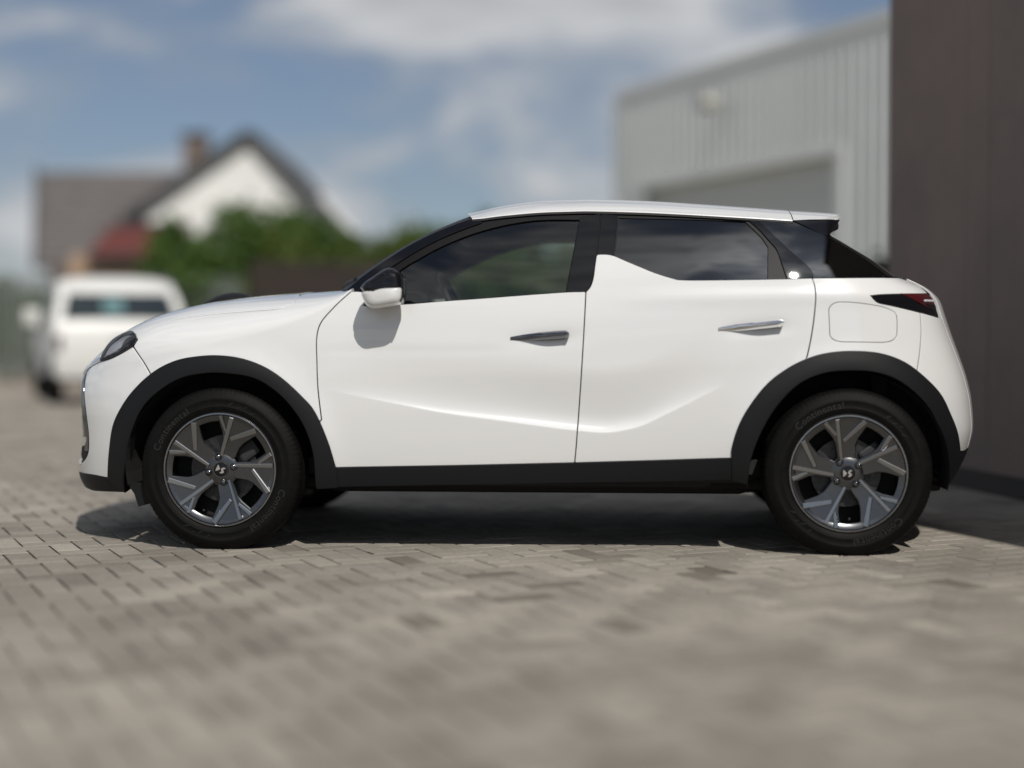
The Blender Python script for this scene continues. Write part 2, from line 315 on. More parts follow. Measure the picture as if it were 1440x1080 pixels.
# ------------------------------------------------------------------ setting: ground and paving
def paver_mat(name, per_object):
    m = bpy.data.materials.new(name); m.use_nodes = True; t = m.node_tree; b = t.nodes['Principled BSDF']; b.inputs['Roughness'].default_value = .88
    r = t.nodes.new('ShaderNodeValToRGB'); r.color_ramp.interpolation = 'LINEAR'; e = r.color_ramp.elements
    e[0].position = 0; e[0].color = (.135, .122, .098, 1); e[1].position = 1; e[1].color = (.340, .308, .262, 1)
    for p, c in ((.06, (.228, .206, .174, 1)), (.30, (.250, .226, .191, 1)), (.55, (.270, .244, .207, 1)), (.88, (.290, .262, .222, 1))): x = e.new(p); x.color = c
    if per_object:
        o = t.nodes.new('ShaderNodeObjectInfo'); t.links.new(o.outputs['Random'], r.inputs[0])
    else:
        a = t.nodes.new('ShaderNodeAttribute'); a.attribute_name = 'tone'; t.links.new(a.outputs['Fac'], r.inputs[0])
    g = t.nodes.new('ShaderNodeNewGeometry'); n = t.nodes.new('ShaderNodeTexNoise'); n.inputs['Scale'].default_value = 38; n.inputs['Detail'].default_value = 6; t.links.new(g.outputs['Position'], n.inputs['Vector'])
    n2 = t.nodes.new('ShaderNodeTexNoise'); n2.inputs['Scale'].default_value = 1.1; n2.inputs['Detail'].default_value = 4; t.links.new(g.outputs['Position'], n2.inputs['Vector'])
    mr = t.nodes.new('ShaderNodeMapRange'); mr.inputs[3].default_value = .72; mr.inputs[4].default_value = 1.25; t.links.new(n.outputs['Fac'], mr.inputs[0])
    mr2 = t.nodes.new('ShaderNodeMapRange'); mr2.inputs[1].default_value = .35; mr2.inputs[2].default_value = .68; mr2.inputs[3].default_value = .72; mr2.inputs[4].default_value = 1.12; t.links.new(n2.outputs['Fac'], mr2.inputs[0])
    mu = t.nodes.new('ShaderNodeMath'); mu.operation = 'MULTIPLY'; t.links.new(mr.outputs[0], mu.inputs[0]); t.links.new(mr2.outputs[0], mu.inputs[1])
    vm = t.nodes.new('ShaderNodeVectorMath'); vm.operation = 'SCALE'; t.links.new(r.outputs[0], vm.inputs[0]); t.links.new(mu.outputs[0], vm.inputs['Scale']); t.links.new(vm.outputs[0], b.inputs['Base Color'])
    bp = t.nodes.new('ShaderNodeBump'); bp.inputs['Strength'].default_value = .35; bp.inputs['Distance'].default_value = .004; t.links.new(n.outputs['Fac'], bp.inputs['Height']); t.links.new(bp.outputs[0], b.inputs['Normal'])
    return m
M['paver_one'] = paver_mat('concrete_paver_single', True); M['paver_many'] = paver_mat('concrete_paver_field', False)
M['sand'] = mat('sandy_joint', (.165, .149, .120), .95, noise=(9, .35, (.200, .184, .140)))
far_m = mat('far_paving', (.29, .25, .205), .9, noise=(3.5, .22))
tag(mk('ground', [gp(-160, -40, -.06), gp(160, -40, -.06), gp(160, 300, -.06), gp(-160, 300, -.06)], [(0, 1, 2, 3)], far_m), kind='structure')
PW = .105; TH = R(28.9)               # paver width; paving runs parallel to the warehouse
ux, uy = Vector((math.cos(TH), math.sin(TH))), Vector((-math.sin(TH), math.cos(TH)))
def to_site(x, y): dx, dy = x-CAM.x, y-CAM.y; return dx*CY+dy*SY, -dx*SY+dy*CY
FIELD = (-10.5, 9.5, .4, 24.)
pave = tag(mk('pavement', [gp(FIELD[0], FIELD[2], -.012), gp(FIELD[1], FIELD[2], -.012), gp(FIELD[1], FIELD[3], -.012), gp(FIELD[0], FIELD[3], -.012)], [(0, 1, 2, 3)], M['sand']), kind='structure')
bricks = []
org = gp(0, 6); NB = 130
for i in range(-2*NB, 2*NB):
    for m_ in range(-NB, NB):
        for v, (cx_, cy_) in enumerate(((1., .5), (.5, 2.))):
            p = org.xy+ux*((cx_+i+2*m_)*PW)+uy*((cy_+i-2*m_)*PW); a, d = to_site(p.x, p.y)
            if FIELD[0] < a < FIELD[1] and FIELD[2] < d < FIELD[3] and abs(a) < .40*d+3.4: bricks.append((d, a, p.x, p.y, v))
bricks.sort()
def brick_shape(v, g=.0035, c=.005, top=0., bot=-.05):
    hx, hy = (PW, PW/2) if v == 0 else (PW/2, PW); hx -= g; hy -= g
    ring = lambda k, z: [(s*(hx-k)*ux.x+t*(hy-k)*uy.x, s*(hx-k)*ux.y+t*(hy-k)*uy.y, z) for s, t in ((-1, -1), (1, -1), (1, 1), (-1, 1))]
    return ring(c, top)+ring(0, top-c*.8)+ring(0, bot), [(0, 1, 2, 3)]+[(4*k+4+i, 4*k+4+(i+1) % 4, 4*k+(i+1) % 4, 4*k+i) for k in (0, 1) for i in range(4)]
vis = [b for b in bricks if abs(b[1]) < .333*b[0]+.1 and b[0] > 3.05]; chosen = set(map(id, vis[:300])); protos = []
for v in (0, 1):
    V_, F_ = brick_shape(v); me = bpy.data.meshes.new('paver'); me.from_pydata(V_, [], F_); me.materials.append(M['paver_one']); protos.append(me)
for b in vis[:300]:
    o = bpy.data.objects.new('paver', protos[b[4]]); COL.objects.link(o); o.parent = pave
    o.location = (b[2], b[3], random.uniform(-.0022, 0)); o.rotation_euler = (random.gauss(0, .006), random.gauss(0, .006), random.gauss(0, .008))
V_ = []; F_ = []; tone = []
shp = [brick_shape(v, bot=-.012)[0] for v in (0, 1)]; fc = brick_shape(0)[1]; fcs = {True: fc, False: fc[:5]}
for b in bricks:
    if id(b) in chosen: continue
    k = len(V_); z = random.uniform(-.0022, 0); tx, tz_ = random.gauss(0, .006), random.gauss(0, .006); V_ += [(x+b[2], y+b[3], zz+z+x*tx+y*tz_) for x, y, zz in shp[b[4]][:8]]
    F_ += [tuple(i+k for i in f) for f in fcs[False]]; t_ = random.random(); tone += [t_]*8
fo_ = mk('paver_field', V_, F_, M['paver_many'], pave); tag(fo_, kind='stuff')
at = fo_.data.attributes.new('tone', 'FLOAT', 'POINT'); at.data.foreach_set('value', tone)

# ------------------------------------------------------------------ grey warehouse
WA = np.array((5.46, 22.28)); WD = np.array((-.418, .908)); WN = np.array((-.908, -.418))     # near point, direction along the wall, outward normal
def wp(t, z, out=0.): q = WA+WD*t+WN*out; return gp(q[0], q[1], z)
M['clad'] = mat('grey_sheet_cladding', (.70, .725, .71), .5, noise=(.9, .05)); M['clad_trim'] = mat('grey_flashing', (.30, .32, .32), .4); M['door_grey'] = mat('grey_door_section', (.60, .62, .60), .5)
M['white_trim'] = mat('pale_frame', (.74, .76, .74), .45)
wh = empty('warehouse', wp(3, 0), 0, 'tall grey sheet-clad warehouse with a wide sectional door', 'warehouse')
def keep(o, root): o.parent = root; o.matrix_parent_inverse = Matrix.Translation(-Vector(root.location)) @ Matrix.Identity(4) if root.rotation_euler.z == 0 else root.matrix_basis.inverted(); return o
HW = 5.5
def sheet(t0, t1, z0, z1):
    b = MB(); pts = []; t = t0; n = max(1, round((t1-t0)/.25)); s = (t1-t0-.008)/n
    for i in range(n):
        x = t0+.004+i*s; pts += [(x, 0), (x+s*.60, 0), (x+s*.68, .018), (x+s*.92, .018), (x+s, 0)]
    V = [wp(t, z0, o) for t, o in pts]+[wp(t, z1, o) for t, o in pts]; k = len(pts)
    b.add(V, [(i, i+1, k+i+1, k+i) for i in range(k-1)]); return keep(b.build('cladding_sheet', M['clad'], None), wh)
D0, D1, DZ = 1.12, 7.35, 3.70
for t0 in np.arange(-7, D0-.001, 1.015): sheet(t0, min(t0+1.015, D0), .15, HW)
for t0 in np.linspace(D0, D1, 7)[:-1]: sheet(t0, t0+(D1-D0)/6, DZ, HW)
sheet(D1, 8.13, .15, HW)
bx = MB(); pl = [(-7, -.02), (8.13, -.02), (8.13, -9), (-7, -9)]
bx.prism(pl, lambda t, o: wp(t, .0, o-.30), lambda t, o: wp(t, HW-.12, o-.30)); keep(bx.build('core_wall', M['clad_trim']), wh)
def bar(root, name, t0, t1, z0, z1, o0, o1, m):
    b = MB(); b.prism([(t0, z0), (t1, z0), (t1, z1), (t0, z1)], lambda t, z: wp(t, z, o0), lambda t, z: wp(t, z, o1)); return keep(b.build(name, m), root)
bar(wh, 'coping', -7, 8.20, HW-.03, HW+.14, -.30, .030, M['white_trim'])
bar(wh, 'plinth', -7, D0, 0, .16, -.05, .05, M['clad_trim']); bar(wh, 'plinth', D1, 8.13, 0, .16, -.05, .05, M['clad_trim'])
bar(wh, 'corner_trim', 8.13, 8.22, 0, HW-.04, -.3, .06, M['clad_trim'])
bar(wh, 'door_frame', D0-.06, D0+.14, 0, DZ+.12, -.25, .035, M['white_trim']); bar(wh, 'door_frame', D1-.14, D1+.06, 0, DZ+.12, -.25, .035, M['white_trim']); bar(wh, 'door_lintel', D0+.141, D1-.141, DZ-.02, DZ+.12, -.25, .034, M['white_trim'])
for i in range(7): bar(wh, 'door_section', D0+.14, D1-.14, i*.527+.02, i*.527+.535, -.28, -.22, M['door_grey'])
pipe = MB().tube([wp(8.02, HW-.1, .12), wp(8.02, .1, .12)], .05, 8).build('downpipe', M['clad_trim']); keep(pipe, wh)
# wall lamp above the door
lq = wp(4.25, 4.82); lamp = empty('wall_lamp', lq, 0, 'small round floodlight on an arm, high on the grey warehouse wall', 'lamp')
hd_ = MB().tube([wp(4.25, 4.80, .30)+Vector((0, 0, .02)), wp(4.25, 4.86, .62)], [.12, .16], 18).build('lamp_head', mat('dull_cream_metal', (.42, .41, .36), .6)); keep(hd_, lamp)
keep(MB().tube([wp(4.25, 4.9, 0), wp(4.25, 4.95, .2), wp(4.25, 4.82, .34)], .03, 8).build('bracket', M['clad_trim']), lamp)
keep(MB().tube([wp(4.25, 4.862, .622), wp(4.25, 4.868, .655)], [.17, .165], 18).build('lens', M['glass_lamp']), lamp)

# ------------------------------------------------------------------ brown building on the right
BA = np.array((3.85, 1.3)); BE = np.array((2.48, 10.1)); BL = float(np.linalg.norm(BE-BA)); BD = (BE-BA)/BL; BN = np.array((-BD[1], BD[0]))
def bq_(t, z, out=0.): q = BA+BD*t+BN*out; return gp(q[0], q[1], z)
M['brown'] = mat('brown_cladding', (.205, .170, .157), .8, noise=(.9, .2, (.245, .185, .165)), bump=(30, .2)); M['brown_dark'] = mat('brown_wall_core', (.05, .045, .042), .9)
bb = empty('brown_building', bq_(4, 0), 0, 'dark brown boarded building wall rising beside the tail of the white crossover', 'building')
nb = 31; hb = 7.6
for i in range(nb):
    t0 = i*BL/nb; w_ = BL/nb-.0015; j = random.uniform(-.002, .002); b = MB()
    pts = [(t0, -.02), (t0, .016+j), (t0+.002, .018+j), (t0+w_-.002, .018+j), (t0+w_, .016+j), (t0+w_, -.02)]; k = len(pts)
    b.add([bq_(t, .12, o) for t, o in pts]+[bq_(t, hb, o) for t, o in pts], [(q, q+1, k+q+1, k+q) for q in range(k-1)]); keep(b.build('board', M['brown']), bb)
b = MB(); b.prism([(0, -.021), (BL, -.021), (BL, -5), (0, -5)], lambda t, o: bq_(t, 0, o), lambda t, o: bq_(t, hb-.01, o)); keep(b.build('wall_core', M['brown_dark']), bb)
b = MB(); b.prism([(-.05, -.15), (BL+.05, -.15), (BL+.05, .06), (-.05, .06)], lambda t, o: bq_(t, hb, o), lambda t, o: bq_(t, hb+.12, o)); keep(b.build('coping', M['brown_dark']), bb)
b = MB(); b.prism([(0, -.02), (BL, -.02), (BL, .03), (0, .03)], lambda t, o: bq_(t, 0, o), lambda t, o: bq_(t, .12, o)); keep(b.build('plinth', M['brown_dark']), bb)

# ------------------------------------------------------------------ foliage
def leaf_mat(name, c1, c2):
    m = bpy.data.materials.new(name); m.use_nodes = True; t = m.node_tree; b = t.nodes['Principled BSDF']; b.inputs['Roughness'].default_value = .55; b.inputs['Specular IOR Level'].default_value = .3
    a = t.nodes.new('ShaderNodeAttribute'); a.attribute_name = 'tone'; r = t.nodes.new('ShaderNodeValToRGB'); r.color_ramp.elements[0].color = (*c1, 1); r.color_ramp.elements[1].color = (*c2, 1); t.links.new(a.outputs['Fac'], r.inputs[0]); t.links.new(r.outputs[0], b.inputs['Base Color'])
    tl_ = t.nodes.new('ShaderNodeBsdfTranslucent'); t.links.new(r.outputs[0], tl_.inputs[0]); mi = t.nodes.new('ShaderNodeMixShader'); mi.inputs[0].default_value = .25
    t.links.new(b.outputs[0], mi.inputs[1]); t.links.new(tl_.outputs[0], mi.inputs[2]); t.links.new(mi.outputs[0], t.nodes['Material Output'].inputs[0]); return m
M['leaf'] = leaf_mat('green_leaf', (.038, .080, .014), (.095, .165, .032)); M['leaf_dark'] = leaf_mat('dark_green_leaf', (.014, .032, .010), (.045, .085, .022)); M['leaf_lime'] = leaf_mat('lime_leaf', (.060, .098, .017), (.120, .165, .034))
M['leaf_brown'] = leaf_mat('brown_beech_leaf', (.030, .016, .010), (.075, .040, .022)); M['bark'] = mat('bark', (.07, .05, .035), .9, noise=(12, .4))
def leaves(blobs, n, size):
    """leaf faces spread in clumps through ellipsoids (cx,cy,cz,rx,ry,rz)"""
    vol = np.array([b[3]*b[4]*b[5] for b in blobs])**.67; cnt = (n*vol/vol.sum()).astype(int); P = []; O = []
    for b, c in zip(blobs, cnt):
        nc = max(6, c//60); d = rng.normal(size=(nc, 3)); d /= np.linalg.norm(d, axis=1)[:, None]; cen = d*(rng.random((nc, 1))**.28)
        k = rng.integers(0, nc, c); q = cen[k]+rng.normal(size=(c, 3))*.15
        P.append(np.array(b[:3])+q*np.array(b[3:])); O.append(rng.random(nc)[k]*.6+rng.random(c)*.4)
    P = np.concatenate(P); O = np.concatenate(O); n = len(P)
    u = rng.normal(size=(n, 3)); u /= np.linalg.norm(u, axis=1)[:, None]; w = np.cross(u, rng.normal(size=(n, 3))); w /= np.linalg.norm(w, axis=1)[:, None]; s = size*(.6+.8*rng.random((n, 1)))
    V = np.stack([P-u*s*.5, P+w*s*.32, P+u*s*.5, P-w*s*.32], 1).reshape(-1, 3); V[:, 2] = np.maximum(V[:, 2], .02)
    return V, np.arange(4*n).reshape(n, 4), np.repeat(O, 4)
def plant(name, label, cat, base, blobs, n, size, m, trunk=None, group=None):
    root = empty(name, base, 0, label, cat, group); V, Fc, tn = leaves([(b[0]+base[0], b[1]+base[1], *b[2:]) for b in blobs], n, size)
    o = mk('crown', V, Fc, m); a = o.data.attributes.new('tone', 'FLOAT', 'POINT'); a.data.foreach_set('value', tn.astype(np.float32)); keep(o, root)
    t = MB(); h = trunk or .9; x, y = base[0], base[1]
    t.tube([(x, y, 0), (x+.05, y, h*.5), (x-.04, y+.03, h), (x, y, h*1.6)], [.12, .10, .08, .03], 8)
    for i in range(4):
        a_ = i*1.6+.4; t.tube([(x, y, h*.7), (x+math.cos(a_)*.5, y+math.sin(a_)*.5, h*1.2), (x+math.cos(a_)*.9, y+math.sin(a_)*.9, h*1.7)], [.05, .035, .015], 6)
    keep(t.build('trunk', M['bark']), root); return root
def at_(a, d): p = gp(a, d); return (p.x, p.y, 0)
# round green shrubs in front of the white gable
for a, d, h, r, lb in ((-6.7, 33, 3.4, 1.2, 'leafy green shrub nearest the red-roofed outbuilding'), (-5.45, 33.5, 3.75, 1.35, 'tallest rounded green shrub in front of the white gable'), (-4.2, 33, 3.45, 1.1, 'lower green shrub at the right foot of the white gable')):
    plant('shrub', lb, 'shrub', at_(a, d), [(0, 0, h*.55, r, r*.9, h*.42), (-.35*r, .1, h*.80, r*.55, r*.5, h*.20), (.4*r, -.1, h*.74, r*.6, r*.5, h*.22), (0, 0, h*.2, r*.9, r*.8, h*.2)], 9000, .17, M['leaf'], 1.0, 'green shrubs before the house')
for a, d, h, r, m, lb in ((-3.4, 40, 3.5, 1.2, 'leaf_lime', 'yellow-green tree just right of the house roof'), (-2.2, 41, 3.9, 1.3, 'leaf', 'green tree behind the fence above the windscreen pillar'), (-.7, 40, 4.2, 1.4, 'leaf_lime', 'pale green tree top behind the roof front of the white crossover')):
    plant('tree', lb, 'tree', at_(a, d), [(0, 0, h*.62, r, r, h*.30), (.5, .2, h*.78, r*.6, r*.6, h*.20), (-.6, 0, h*.70, r*.6, r*.6, h*.20), (.1, 0, h*.88, r*.45, r*.45, h*.12)], 7000, .18, M[m], 1.5, 'trees behind the fence')
for a, d, h, r, lb in ((-12.6, 36, 2.3, 1.0, 'green bush behind the palisade at the left edge of the picture'), (-11.3, 36, 2.0, .9, 'green bush behind the palisade next to the white van')):
    plant('bush', lb, 'bush', at_(a, d), [(0, 0, h*.5, r, r*.8, h*.5), (.4, 0, h*.75, r*.6, r*.6, h*.28)], 3000, .14, M['leaf'], .6, 'bushes behind the palisade')
plant('conifer', 'small dark evergreen at the corner of the brown building and warehouse', 'shrub', at_(3.35, 14.2), [(0, 0, .75, .42, .42, .75), (-.08, 0, 1.35, .3, .3, .38)], 2600, .07, M['leaf_dark'], .5)
# hedge along the fence top
V, Fc, tn = leaves([(*gp(-4.4+.62*i, 28.35+.1*(i % 2))[:2], 1.75+.15*math.sin(i*1.7), .5, .35, 1.0+.14*math.sin(i*2.3)) for i in range(13)]+[(*gp(-4.4+.62*i, 28.4)[:2], .62, .5, .35, .62) for i in range(13)], 34000, .14)
hg = mk('hedge', V, Fc, M['leaf_lime']); a_ = hg.data.attributes.new('tone', 'FLOAT', 'POINT'); a_.data.foreach_set('value', tn.astype(np.float32)); tag(hg, 'long green hedge running on from the dark brown board fence', 'hedge')
# dark brown board fence
M['fence_wood'] = mat('dark_stained_wood', (.026, .018, .014), .85, noise=(6, .4)); fn = empty('board_fence', gp(-2.4, 28), 0, 'short dark brown upright board fence behind the bonnet of the white crossover', 'fence')
for i in range(20):
    a = -4.75+i*.142; h = 2.28+random.uniform(-.012, .012); b = MB(); b.prism([(a, 0), (a+.130, 0), (a+.130, h), (a+.065, h+.02), (a, h)], lambda x, z: gp(x, 28.0, z), lambda x, z: gp(x, 27.975+.003*(i % 3), z)); keep(b.build('plank', M['fence_wood']), fn)
for z in (.5, 1.9): b = MB(); b.prism([(-4.75, z), (-1.92, z), (-1.92, z+.09), (-4.75, z+.09)], lambda x, q: gp(x, 28.06, q), lambda x, q: gp(x, 28.002, q)); keep(b.build('rail', M['fence_wood']), fn)
for i in range(3): a = -4.7+i*1.35; keep(MB().prism([(a, 0), (a+.1, 0), (a+.1, 2.3), (a, 2.3)], lambda x, q: gp(x, 28.17, q), lambda x, q: gp(x, 28.07, q)).build('post', M['fence_wood']), fn)
# steel palisade on the left
M['steel'] = mat('grey_green_steel', (.16, .18, .165), .55, .3); pf = empty('palisade_fence', gp(-9, 32), 0, 'grey steel palisade fence with pointed pales behind the white van', 'fence')
for i in range(54):
    a = -12.9+i*.135; b = MB(); b.prism([(a, .08), (a+.066, .08), (a+.066, 2.12), (a+.033, 2.24), (a, 2.12)], lambda x, z: gp(x, 32., z), lambda x, z: gp(x, 31.985, z)); keep(b.build('pale', M['steel']), pf)
for z in (.35, 1.85): keep(MB().prism([(-12.95, z), (-5.55, z), (-5.55, z+.06), (-12.95, z+.06)], lambda x, q: gp(x, 32.06, q), lambda x, q: gp(x, 32.002, q)).build('rail', M['steel']), pf)
for i in range(4): a = -12.9+i*2.42; keep(MB().prism([(a, 0), (a+.09, 0), (a+.09, 2.15), (a, 2.15)], lambda x, q: gp(x, 32.16, q), lambda x, q: gp(x, 32.07, q)).build('post', M['steel']), pf)
# ------------------------------------------------------------------ house with the white gable
M['render'] = mat('white_render', (.74, .74, .71), .85, noise=(1.5, .06)); M['tile_dark'] = mat('dark_roof_tile', (.050, .052, .058), .7, noise=(4, .25)); M['tile_grey'] = mat('weathered_grey_tile', (.11, .10, .096), .8, noise=(3, .22))
M['brick'] = mat('buff_brick', (.36, .25, .17), .85, noise=(5, .25)); M['tile_red'] = mat('red_roof_tile', (.125, .030, .024), .8, noise=(3, .3)); M['brick_red'] = mat('brown_brick', (.15, .115, .095), .9, noise=(6, .3)); M['window_dark'] = mat('dark_window_glass', (.02, .025, .03), .05)
hs = empty('gable_house', gp(-7.2, 46), 0, 'house with tall white rendered gable and dark roof edges', 'house')
def solid(root, name, poly, d0, d1, m, auto=None):
    b = MB(); b.prism(poly, lambda a, z: gp(a, d1, z), lambda a, z: gp(a, d0, z)); return keep(b.build(name, m), root)
solid(hs, 'wall', [(-10.0, 0), (-4.5, 0), (-4.5, 3.55), (-7.09, 6.45), (-10.0, 4.5)], 42, 51, M['render'])
def slope(name, p, q, th, d0, d1, m):
    p = np.array(p); q = np.array(q); n = np.array((-(q-p)[1], (q-p)[0])); n = n/np.linalg.norm(n)*th
    if n[1] < 0: n = -n
    return solid(hs, name, [tuple(p), tuple(q), tuple(q+n), tuple(p+n)], d0, d1, m)
slope('roof', (-10.55, 4.12), (-7.09, 6.46), .12, 41.70, 51.3, M['tile_dark']); slope('roof', (-7.09, 6.46), (-4.02, 3.0), .12, 41.70, 51.3, M['tile_dark'])
slope('barge_board', (-10.5, 4.06), (-7.09, 6.40), .19, 41.64, 41.695, M['tile_dark']); slope('barge_board', (-7.09, 6.40), (-4.06, 2.98), .19, 41.64, 41.695, M['tile_dark'])
slope('gutter_board', (-5.2, 4.72), (-3.93, 3.29), .13, 41.72, 41.9, M['render'])
ch = solid(hs, 'chimney', [(-9.8, 4.6), (-9.15, 4.6), (-9.15, 6.95), (-9.8, 6.95)], 46, 46.7, M['brick_red'])
solid(hs, 'chimney_cap', [(-9.87, 6.95), (-9.08, 6.95), (-9.08, 7.05), (-9.87, 7.05)], 45.93, 46.77, M['tile_dark'])
w_ = solid(hs, 'window', [(-7.7, 1.0), (-6.4, 1.0), (-6.4, 2.3), (-7.7, 2.3)], 41.95, 42.05, M['white_trim']); keep(solid(hs, 'window_pane', [(-7.62, 1.08), (-6.48, 1.08), (-6.48, 2.22), (-7.62, 2.22)], 41.93, 41.952, M['window_dark']), hs)
wg = empty('tiled_house', gp(-12.4, 46), 0, 'lower house wing with a big weathered grey tiled roof at the left', 'house')
def solid2(name, pts, m):      # pts: eight corners, front ring then back ring
    b = MB(); b.add(pts, [(0, 1, 2, 3), (7, 6, 5, 4), (0, 4, 5, 1), (1, 5, 6, 2), (2, 6, 7, 3), (3, 7, 4, 0)]); return keep(b.build(name, m), wg)
solid2('wall', [gp(-13.0, 43.2, 0), gp(-10.0, 43.2, 0), gp(-10.0, 43.2, 2.95), gp(-13.0, 43.2, 2.95), gp(-13.8, 48.5, 0), gp(-10.0, 48.5, 0), gp(-10.0, 48.5, 2.95), gp(-13.8, 48.5, 2.95)], M['brick'])
rows = 11
for i in range(rows):          # tile courses, each overlapping the one below
    t0, t1 = i/rows, (i+1)/rows+.02; d0, z0 = 42.8+3.0*t0, 2.90+2.90*t0; d1, z1 = 42.8+3.0*t1, 2.90+2.90*t1; k = .07
    solid2('tile_course', [gp(-13.2-.85*t0, d0, z0), gp(-9.3, d0, z0), gp(-9.3, d0, z0+k), gp(-13.2-.85*t0, d0, z0+k), gp(-13.2-.85*t1, d1, z1-.04), gp(-9.3, d1, z1-.04), gp(-9.3, d1, z1), gp(-13.2-.85*t1, d1, z1)], M['tile_grey'])
solid2('rear_roof', [gp(-14.05, 45.8, 5.68), gp(-9.3, 45.8, 5.68), gp(-9.3, 45.8, 5.86), gp(-14.05, 45.8, 5.86), gp(-14.1, 49, 2.8), gp(-9.3, 49, 2.8), gp(-9.3, 49, 2.95), gp(-14.1, 49, 2.95)], M['tile_grey'])
solid2('verge', [gp(-13.32, 42.8, 2.86), gp(-13.2, 42.8, 2.86), gp(-13.2, 42.8, 3.08), gp(-13.32, 42.8, 3.08), gp(-14.17, 45.8, 5.78), gp(-14.05, 45.8, 5.78), gp(-14.05, 45.8, 6.0), gp(-14.17, 45.8, 6.0)], M['tile_dark'])
solid2('gutter', [gp(-13.2, 42.66, 2.84), gp(-9.3, 42.66, 2.84), gp(-9.3, 42.66, 2.94), gp(-13.2, 42.66, 2.94), gp(-13.2, 42.78, 2.84), gp(-9.3, 42.78, 2.84), gp(-9.3, 42.78, 2.94), gp(-13.2, 42.78, 2.94)], M['tile_dark'])
# small outbuilding with a red tiled roof
ob_ = empty('outbuilding', gp(-8.6, 35), 0, 'small buff brick outbuilding with a low red tiled roof behind the van', 'outbuilding')
solid(ob_, 'wall', [(-9.75, 0), (-7.6, 0), (-7.6, 2.76), (-9.75, 2.76)], 34, 37.5, M['brick'])
for i in range(5):
    b = MB(); t0, t1 = i/5, (i+1)/5+.03; d0, z0, d1, z1 = 33.75+2.1*t0, 2.72+.78*t0, 33.75+2.1*t1, 2.72+.78*t1
    b.add([gp(-9.3, d0, z0), gp(-7.45, d0, z0), gp(-7.45, d0, z0+.06), gp(-9.3, d0, z0+.06), gp(-9.3, d1, z1-.03), gp(-7.45, d1, z1-.03), gp(-7.45, d1, z1), gp(-9.3, d1, z1)], [(0, 1, 2, 3), (7, 6, 5, 4), (0, 4, 5, 1), (1, 5, 6, 2), (2, 6, 7, 3), (3, 7, 4, 0)]); keep(b.build('tile_course', M['tile_red']), ob_)
solid(ob_, 'gutter', [(-9.32, 2.66), (-7.43, 2.66), (-7.43, 2.74), (-9.32, 2.74)], 33.64, 33.74, M['tile_dark'])
solid(ob_, 'ridge', [(-9.3, 3.50), (-7.45, 3.50), (-7.45, 3.60), (-9.3, 3.60)], 35.75, 35.95, M['tile_dark'])
solid(ob_, 'side_lean_to', [(-10.2, 0), (-9.76, 0), (-9.76, 2.6), (-10.2, 2.45)], 34.3, 37, M['brick_red'])
keep(solid(ob_, 'door', [(-8.9, 0), (-8.0, 0), (-8.0, 2.05), (-8.9, 2.05)], 33.95, 34.02, M['window_dark']), ob_)
# ------------------------------------------------------------------ white van parked on the left
HDG = R(21); vc = np.array((-5.2, 20.5)); vf = np.array((-math.sin(HDG), math.cos(HDG))); vr = np.array((math.cos(HDG), math.sin(HDG)))
def vp(r, t, z): q = vc+vr*r+vf*t; return np.array(gp(q[0], q[1], z))
M['van_paint'] = mat('van_white_paint', (.66, .66, .635), .45, coat=.2, coat_rough=.3); van = empty('van', vp(0, 2.1, 0), 0, 'white compact van parked beside the steel palisade fence on the left', 'van')
prof = [(.10, .42), (.02, .55), (0, .75), (.03, 1.0), (.10, 1.15), (.27, 1.38), (.45, 1.60), (.62, 1.69), (.9, 1.73), (1.8, 1.74), (2.5, 1.70), (2.8, 1.60), (3.15, 1.32), (3.4, 1.12), (3.7, 1.02), (4.1, .92), (4.3, .72), (4.32, .45), (4.2, .32)]
pc = catmull(prof, 4); widths = [-.86, -.84, -.76, -.62, -.3, 0, .3, .62, .76, .84, .86]
def vw(r, z): k = sst(1.05, 1.72, z); return r*(1-.11*k)
P = np.array([[vp(vw(r, z), t+(.05*(abs(r)/.86)**4 if t < 2 else -.22*(abs(r)/.86)**4), z-(.07*(abs(r)/.86)**4 if z > 1.5 else 0)) for r in widths] for t, z in pc])
bv = MB(); bv.grid(P); n_ = len(pc)
for j in (0, len(widths)-1): bv.F.append(tuple(range(j, n_*len(widths), len(widths)))[::(1 if j else -1)])
keep(bv.build('body', M['van_paint'], None, auto=40), van)
def vquad(name, pts, m, root=van, th=.02):
    b = MB(); V = [vp(*p) for p in pts]; nrm = np.cross(V[1]-V[0], V[3]-V[0]); nrm /= np.linalg.norm(nrm); n = len(V)
    b.add([v-nrm*th for v in V]+[v+nrm*.006 for v in V], [tuple(range(n-1, -1, -1)), tuple(range(n, 2*n))]+[(i, (i+1) % n, n+(i+1) % n, n+i) for i in range(n)]); return keep(b.build(name, m), van)
M['van_glass'] = mat('van_dark_glass', (.02, .028, .032), .04, spec=.8)
vquad('rear_window', [(-.74, .085, 1.15), (.74, .085, 1.15), (.66, .335, 1.49), (-.66, .335, 1.49)], M['van_glass'])
vquad('window_highlight', [(-.22, .132, 1.22), (.06, .132, 1.22), (.06, .282, 1.425), (-.22, .282, 1.425)], mat('pale_cyan_highlight', (.10, .19, .20), .3), th=.002)  # cyan highlight on the window glass, painted as a coloured patch
